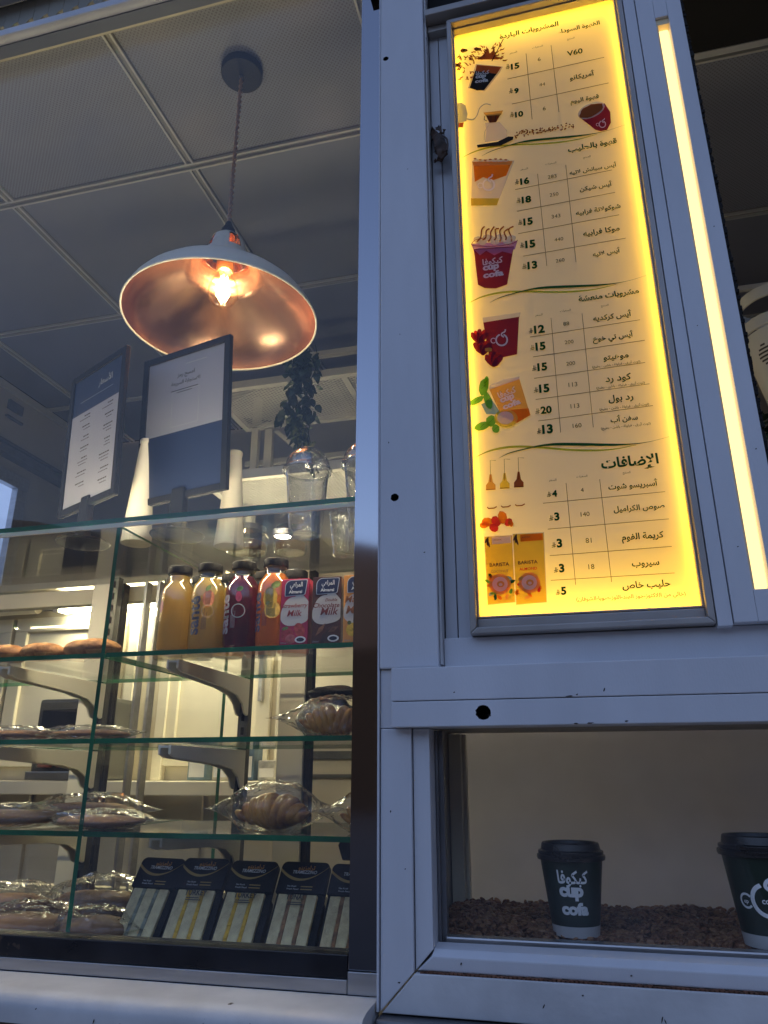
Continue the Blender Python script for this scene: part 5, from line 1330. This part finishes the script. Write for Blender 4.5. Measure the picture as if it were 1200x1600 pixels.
mb = MB(); mb.tube([(0, 0, .137), (0, 0, .104)], .003, 8); build(mb, 'bulb_stem', 'bulb_glass', pl, local=True)
mb = MB()
for k in range(4):
    a = k * PI / 2 + .3; a2 = a
    mb.tube([(.006 * math.cos(a), .006 * math.sin(a), .112), (.0135 * math.cos(a), .0135 * math.sin(a), .062)], .0008, 6)
build(mb, 'filament', 'filament', pl, local=True)
ld = bpy.data.lights.new('bulb_light', 'POINT'); ld.energy = 1.9; ld.color = (1, .66, .34); ld.shadow_soft_size = .012
lo_ = bpy.data.objects.new('bulb_light', ld); COL.objects.link(lo_); lo_.parent = pl; lo_.location = (0, 0, .085)
CT = 3.0 - LZ
mb = MB()
for ph in (0, PI):
    mb.tube([(.0028 * math.cos(ph + t * .36), .0028 * math.sin(ph + t * .36), .258 + (CT - .258 - .02) * t / 240) for t in range(241)], .0026, 5)
build(mb, 'twisted_cord', 'cord', pl, smooth=True, local=True)
build(MB().lathe([(.0, CT - .0245), (.008, CT - .0245), (.0485, CT - .0235), (.0505, CT - .020), (.0505, CT - .0035), (0, CT - .003)], 48), 'ceiling_rose', 'canopy', pl, smooth=True, local=True)
build(MB().lathe([(0, CT - .036), (.004, CT - .036), (.006, CT - .025), (0, CT - .0246)], 16), 'cord_clamp', 'alu', pl, smooth=True, local=True)
# ================================================================== WIRE RACK AND VINE
rk = empty('wire_shelf_rack', (-.8, 1.9, 1.14), 'white metal rack with diamond mesh shelves behind the pendant lamp', 'rack')
RX0, RX1 = -1.06, -.18
def beams(z, y0, y1, h):
    bx('front_beam', RX0, RX1, y0 - .02, y0, z, z + h, 'rack', rk, bevel=.002); bx('rear_beam', RX0, RX1, y1, y1 + .02, z, z + h * .8, 'rack', rk, bevel=.002)
    for x in (RX0, -.62, RX1 - .02): bx('side_beam', x, x + .02, y0 + .0005, y1 - .0005, z, z + h * .7, 'rack', rk, bevel=.002)
    mb = MB(); p = .022; t = .0016; n = int((RX1 - RX0) / p) + 12
    zz = z + .006
    for k in range(-14, n):
        for sgn in (1, -1):
            # diagonal strands, clipped to the frame
            x0 = RX0 + k * p; dy = y1 - y0; dx = dy * 1.9
            a = (x0, y0) if sgn > 0 else (x0 + dx, y0); b_ = (x0 + dx, y1) if sgn > 0 else (x0, y1)
            ts = [0, 1]
            if b_[0] != a[0]:
                for lim in (RX0, RX1):
                    t_ = (lim - a[0]) / (b_[0] - a[0])
                    if 0 < t_ < 1:
                        if (lim == RX0) == (b_[0] > a[0]): ts[0] = max(ts[0], t_)
                        else: ts[1] = min(ts[1], t_)
            mxx = lambda t_: a[0] + (b_[0] - a[0]) * t_
            if ts[1] - ts[0] < .02 or not (RX0 - .001 <= mxx((ts[0] + ts[1]) / 2) <= RX1 + .001): continue
            pa = Vector((mxx(ts[0]), a[1] + (b_[1] - a[1]) * ts[0], zz + .0005 * sgn)); pb = Vector((mxx(ts[1]), a[1] + (b_[1] - a[1]) * ts[1], zz + .0005 * sgn))
            d = (pb - pa).normalized(); nrm = Vector((-d.y, d.x, 0)) * t
            mb.add([pa - nrm, pb - nrm, pb + nrm, pa + nrm, pa - nrm + Vector((0, 0, .002)), pb - nrm + Vector((0, 0, .002)), pb + nrm + Vector((0, 0, .002)), pa + nrm + Vector((0, 0, .002))],
                   [(0, 3, 2, 1), (4, 5, 6, 7), (0, 1, 5, 4), (1, 2, 6, 5), (2, 3, 7, 6), (3, 0, 4, 7)])
    build(mb, 'mesh_panel', 'rack', rk)['kind'] = 'stuff'
beams(2.495, 1.90, 2.16, .026); beams(2.185, 1.90, 2.16, .030); 
bx('front_beam', RX0, RX1, 1.88, 1.90, 2.572, 2.590, 'rack', rk, bevel=.002)
bx('back_rail', RX0, RX1, 2.185, 2.20, 2.365, 2.385, 'rack', rk, bevel=.002)
for x in (RX0 + .03, -.20): bx('rack_post', x, x + .025, 2.16, 2.184, 1.14, 2.62, 'rack', rk, bevel=.002)
for x in (-.98,):
    bx('rack_post', x, x + .028, 2.1605, 2.1845, 2.22, 2.49, 'rack', rk, bevel=.002)
build(MB().prism([(-.95, 2.48), (-.93, 2.48), (-.78, 2.34), (-.80, 2.34)], 'y', 2.165, 2.18), 'brace', 'rack', rk, bevel=.001)
sv = empty('foil_roll', (-.62, 2.0, 2.52), 'crinkled silver wrapped roll lying on the white rack', 'foil roll')
mb = MB(); lump(mb, (-.60, 2.03, 2.232), .13, .03, .018, 4, seg=30, rings=20, amp=.3, fr=4, ridge=.3); build(mb, 'foil', 'silver', sv, smooth='all')
bp = MB().lathe([(0, 0), (.03, 0), (.036, .05), (.03, .055), (0, .055)], 20, c=(-.86, 2.05, 2.222)); tag(build(bp, 'steel_pot', 'steel', smooth=True), 'small steel pot on the lower rack shelf behind the signs', 'pot')

vn = empty('hanging_vine', (-.63, 1.62, 2.33), 'dark green artificial ivy hanging behind the pendant lamp', 'plant')
mb = MB(); stems = []
for k in range(6):
    x0, y0 = -.640 + random.uniform(-.028, .028), 1.62 + random.uniform(-.02, .02); L_ = random.uniform(.20, .33) if k else .35
    pts = [(x0 + .012 * math.sin(k + t * 1.1) + .006 * t * (random.random() - .5), y0 + .010 * math.cos(k * 2 + t), 2.455 - L_ * t / 8) for t in range(9)]
    stems.append(pts); mb.tube(pts, .0012, 5)
build(mb, 'stem', 'leaf', vn)
lv = bpy.data.meshes.new('leaf')
bmv = [(0, 0, 0), (.0075, .006, .001), (.0085, .013, .0), (.005, .020, -.002), (0, .026, -.004), (-.005, .020, -.002), (-.0085, .013, 0), (-.0075, .006, .001), (0, .013, .0025)]
lv.from_pydata(bmv, [], [(0, 1, 8), (1, 2, 8), (2, 3, 8), (3, 4, 8), (4, 5, 8), (5, 6, 8), (6, 7, 8), (7, 0, 8)]); lv.materials.append(M['leaf'])
cnt = 0
for pts in stems:
    for t in range(1, 9):
        for q in range(6):
            if cnt >= 290: break
            p = Vector(pts[t]) + Vector((random.uniform(-.004, .004), random.uniform(-.004, .004), random.uniform(-.02, .02)))
            if q == 4: p += Vector((random.uniform(-.02, .02), random.uniform(-.02, .02), 0))
            o = bpy.data.objects.new('leaf', lv); COL.objects.link(o); o.parent = vn; o.location = p - vn.location
            o.rotation_euler = (random.uniform(-1.5, -.2), random.uniform(-.5, .5), random.uniform(0, 2 * PI)); s_ = random.uniform(.9, 1.4); o.scale = (s_,) * 3; cnt += 1

# ================================================================== CUP DISPLAY
def beans_mesh():
    seg, rings = 8, 5; vs = []; 
    for i in range(rings + 1):
        th = PI * i / rings
        for k in range(seg):
            a = 2 * PI * k / seg; x, y, z = math.cos(th), math.sin(th) * math.cos(a), math.sin(th) * math.sin(a)
            if z < -.2: z = -.2
            if z <= -.19 and abs(y) < .25: z = -.05
            vs.append((x * .0052, y * .0036, z * .0028))
    fs = [(i * seg + k, i * seg + (k + 1) % seg, (i + 1) * seg + (k + 1) % seg, (i + 1) * seg + k) for i in range(rings) for k in range(seg)]
    return [Vector(v) for v in vs], fs
bv, bf = beans_mesh()
mb = MB()
for k in range(6200):
    x = random.uniform(-.196, .42); y = random.uniform(.966, 1.207)
    hgt = .0225 + .006 * mnoise.noise(Vector((x * 9, y * 9, 1))) + (.006 * (y - .96) / .25)
    if y < .985: hgt -= (.985 - y) * .35
    lv_ = random.choice([0, 0, -.0035, -.007])
    Rm = Matrix.Rotation(random.uniform(0, 2 * PI), 3, 'Z') @ Matrix.Rotation(random.choice([0, PI]) + random.gauss(0, .5), 3, 'X') @ Matrix.Rotation(random.gauss(0, .4), 3, 'Y')
    c = Vector((x, y, 1.15 + hgt + lv_)); s_ = random.uniform(.85, 1.2)
    mb.add([Rm @ (v * s_) + c for v in bv], bf, 1 if random.random() < .35 else 0)
b = build(mb, 'coffee_beans', ['bean_a', 'bean_b'], None, smooth='all', recalc=False)
b['kind'] = 'stuff'; b['label'] = 'bed of roasted coffee beans under the paper cups'
bx('bean_bed', -.198, 1.85, .963, 1.21, 1.1505, 1.162, 'bean_a', nc)

def paper_cup(x, y, z, s, rot, label, kind):
    c = empty('paper_cup', (x, y, z), label, 'paper cup', 'dark green paper cups on the coffee beans')
    c.scale = (s, s, s); c.rotation_euler = (0, 0, rot)
    r0, r1, H = .0275, .0385, .088
    rad = lambda v: r0 + (r1 - r0) * v / H
    build(MB().lathe([(rad(.0125), .0125), (r1, H)], 48), 'cup_wall', 'cup_green', c, smooth='all', local=True)
    build(MB().lathe([(0, .003), (r0 - .002, .003), (r0 - .0015, .0), (r0, .0005), (rad(.0125) + .0001, .0125)], 48), 'cup_base', 'cup_white', c, smooth=True, local=True)
    lid = [(r1 + .0002, H - .004), (r1 + .0030, H - .0036), (r1 + .0038, H - .001), (r1 + .0034, H + .0018), (r1 + .0014, H + .0026), (r1 + .0020, H + .0045), (r1 + .0016, H + .0065),
           (r1 - .0016, H + .0078), (r1 - .0030, H + .0150), (r1 - .0042, H + .0160), (r1 - .0060, H + .0156), (r1 - .0075, H + .0120), (0, H + .0110)]
    build(MB().lathe(lid, 48), 'lid', 'lid', c, smooth=True, local=True)
    def wrap(u, v, d=.0004):
        r = rad(v) + d; a = -PI / 2 + u / rad(.05); return (r * math.cos(a), r * math.sin(a), v)
    if kind == 0:
        mb = MB(); put_text(mb, 'كبكوفا', wrap, -.0180, .0170, .0605, .03, h=.0145)
        build(mb, 'arabic_logo', 'white_ink', c, local=True, recalc=False)
        mb = MB(); put_text(mb, 'cup', wrap, -.0175, .0115, .0465, .06, h=.0098); put_text(mb, 'cofa', wrap, -.0170, .0175, .0265, .055, h=.0130)
        build(mb, 'latin_logo', 'white_ink', c, local=True, recalc=False)
    else:
        mb = MB()
        for pts, wd in emblem2d(.0235):
            pts = smoothp(pts, 4); n = len(pts); l, r = [], []
            for i, p in enumerate(pts):
                a, b_ = pts[max(i - 1, 0)], pts[min(i + 1, n - 1)]; dx, dy = b_[0] - a[0], b_[1] - a[1]; L_ = math.hypot(dx, dy) or 1
                l.append((p[0] - dy / L_ * wd / 2, p[1] + dx / L_ * wd / 2)); r.append((p[0] + dy / L_ * wd / 2, p[1] - dx / L_ * wd / 2))
            mb.add([wrap(a[0], .05 + a[1]) for a in l] + [wrap(a[0], .05 + a[1]) for a in r], [(i, i + 1, n + i + 1, n + i) for i in range(n - 1)])
        put_text(mb, 'up', wrap, -.0245, -.0195, .0415, .03); put_text(mb, 'cofa', wrap, -.006, .007, .042, .02)
        build(mb, 'emblem', 'white_ink', c, local=True, recalc=False)
paper_cup(-.0235, 1.005, 1.1745, .955, .03, 'green paper cup with black lid and white three line logo on the beans', 0)
paper_cup(.1835, .982, 1.177, 1.06, -.16, 'green paper cup with ring emblem cut off by the right edge', 1)

# ================================================================== RIGHT OPENING
rb = empty('white_planter', (.507, 1.60, 1.955), 'white tapered bucket with round black emblem beyond the right mullion', 'planter')
for z0, r in [(.385, .078), (.315, .082)]:
    pr_ = [(r - .003, z0), (r, z0 + .002), (r, z0 + .028), (r - .003, z0 + .030), (r - .006, z0 + .028), (r - .006, z0 + .002), (r - .003, z0)]
    build(MB().lathe(pr_, 40), 'hoop', 'rack', rb, smooth=True, local=True)
build(MB().lathe([(0, .13), (.045, .13), (.076, .30), (.079, .312), (.075, .312), (.04, .14)], 40), 'bucket', 'rack', rb, smooth=True, local=True)
mb = MB()
for k in range(5):
    a = math.radians(205 + 0) ; 
for k in range(6):
    v = .232 + k * .0085; hw = .016 * math.sin(PI * (k + .7) / 6.4)
    r = .045 + (.031) * (v - .13) / .17 + .0006
    pts = []
    a0_, a1_ = math.radians(222) - hw / r, math.radians(222) + hw / r
    mb.add([(r * math.cos(a0_ + (a1_ - a0_) * t / 4), r * math.sin(a0_ + (a1_ - a0_) * t / 4), v) for t in range(5)] + [((r + .0008) * math.cos(a0_ + (a1_ - a0_) * t / 4), (r + .0008) * math.sin(a0_ + (a1_ - a0_) * t / 4), v + .0042) for t in range(5)],
           [(t, t + 1, 6 + t, 5 + t) for t in range(4)])
build(mb, 'emblem', 'dark_ink', rb, local=True, recalc=False)
build(MB().lathe([(0, .0), (.07, .0), (.074, .03), (.0, .035)], 30), 'lower_pot', 'rack', rb, smooth=True, local=True)
for k in range(70):
    a = random.uniform(0, 2 * PI); r = random.uniform(.02, .085)
    o = bpy.data.objects.new('leaf', lv); COL.objects.link(o); o.parent = rb; o.location = (r * math.cos(a), r * math.sin(a), .04 + .11 * random.random())
    o.rotation_euler = (random.uniform(-1.2, .6), random.uniform(-.6, .6), a); s_ = random.uniform(1.1, 1.9); o.scale = (s_,) * 3
hw_ = empty('hook_rail', (.45, 1.75, 2.4), 'thin white rail the planter hoops hang from', 'rail')
bx('rail', .3, 1.2, 1.74, 1.75, 2.50, 2.515, 'rack', hw_, bevel=.002)

# ------------------------------------------------------------------ scuffs and nicks in the white paint
def scuff(parent, y, pts, rr=.0016):
    mb = MB()
    for (x, z, l, a) in pts:
        n = 9; q = []
        for k in range(n):
            t = 2 * PI * k / n; s_ = 1 + random.uniform(-.35, .35); u, v = l * math.cos(t) * s_, rr * .45 * math.sin(t) * s_
            q.append((x + u * math.cos(a) - v * math.sin(a), y, z + u * math.sin(a) + v * math.cos(a)))
        mb.add(q, [tuple(range(n))])
    build(mb, 'scuff_mark', 'joint', parent, recalc=False)
scuff(bm_, .8838, [(-.008, 1.4345, .004, .1), (.0, 1.4360, .0012, .6), (.03, 1.4405, .002, 1.2), (-.14, 1.4420, .0010, .4)])
scuff(bm_, .8843, [(-.004, 1.4045, .003, .0), (.012, 1.4048, .0035, .05), (.05, 1.406, .002, .2), (-.100, 1.4150, .0025, -.4)])
scuff(cw, .9018, [(-.213, 1.138, .0018, .1), (-.222, 1.31, .0012, 1.4), (-.205, 1.25, .0009, .2), (-.06, 1.1255, .0022, 1.0), (.055, 1.121, .003, 1.3), (.058, 1.1200, .0018, 1.9), (-.02, 1.1375, .0012, .3)])
scuff(cw, .9048, [(-.145, 1.159, .0016, 1.4), (.03, 1.157, .0012, .2)])
scuff(fr, .8968, [(-.175, 1.62, .0010, .3), (-.205, 1.95, .0008, 1.2), (-.19, 2.25, .0010, .5), (-.222, 1.78, .0012, 1.5)])
scuff(sl, .8452, [(-.545, 1.095, .0022, 1.3), (-.62, 1.102, .0012, .3), (-.41, 1.098, .0014, 1.1), (-.36, 1.1045, .0010, .3)])
scuff(mu, .8978, [(.191, 1.90, .0008, .4), (.233, 1.72, .0010, .8), (.195, 1.60, .0009, .2), (.232, 2.05, .0012, 1.1)])
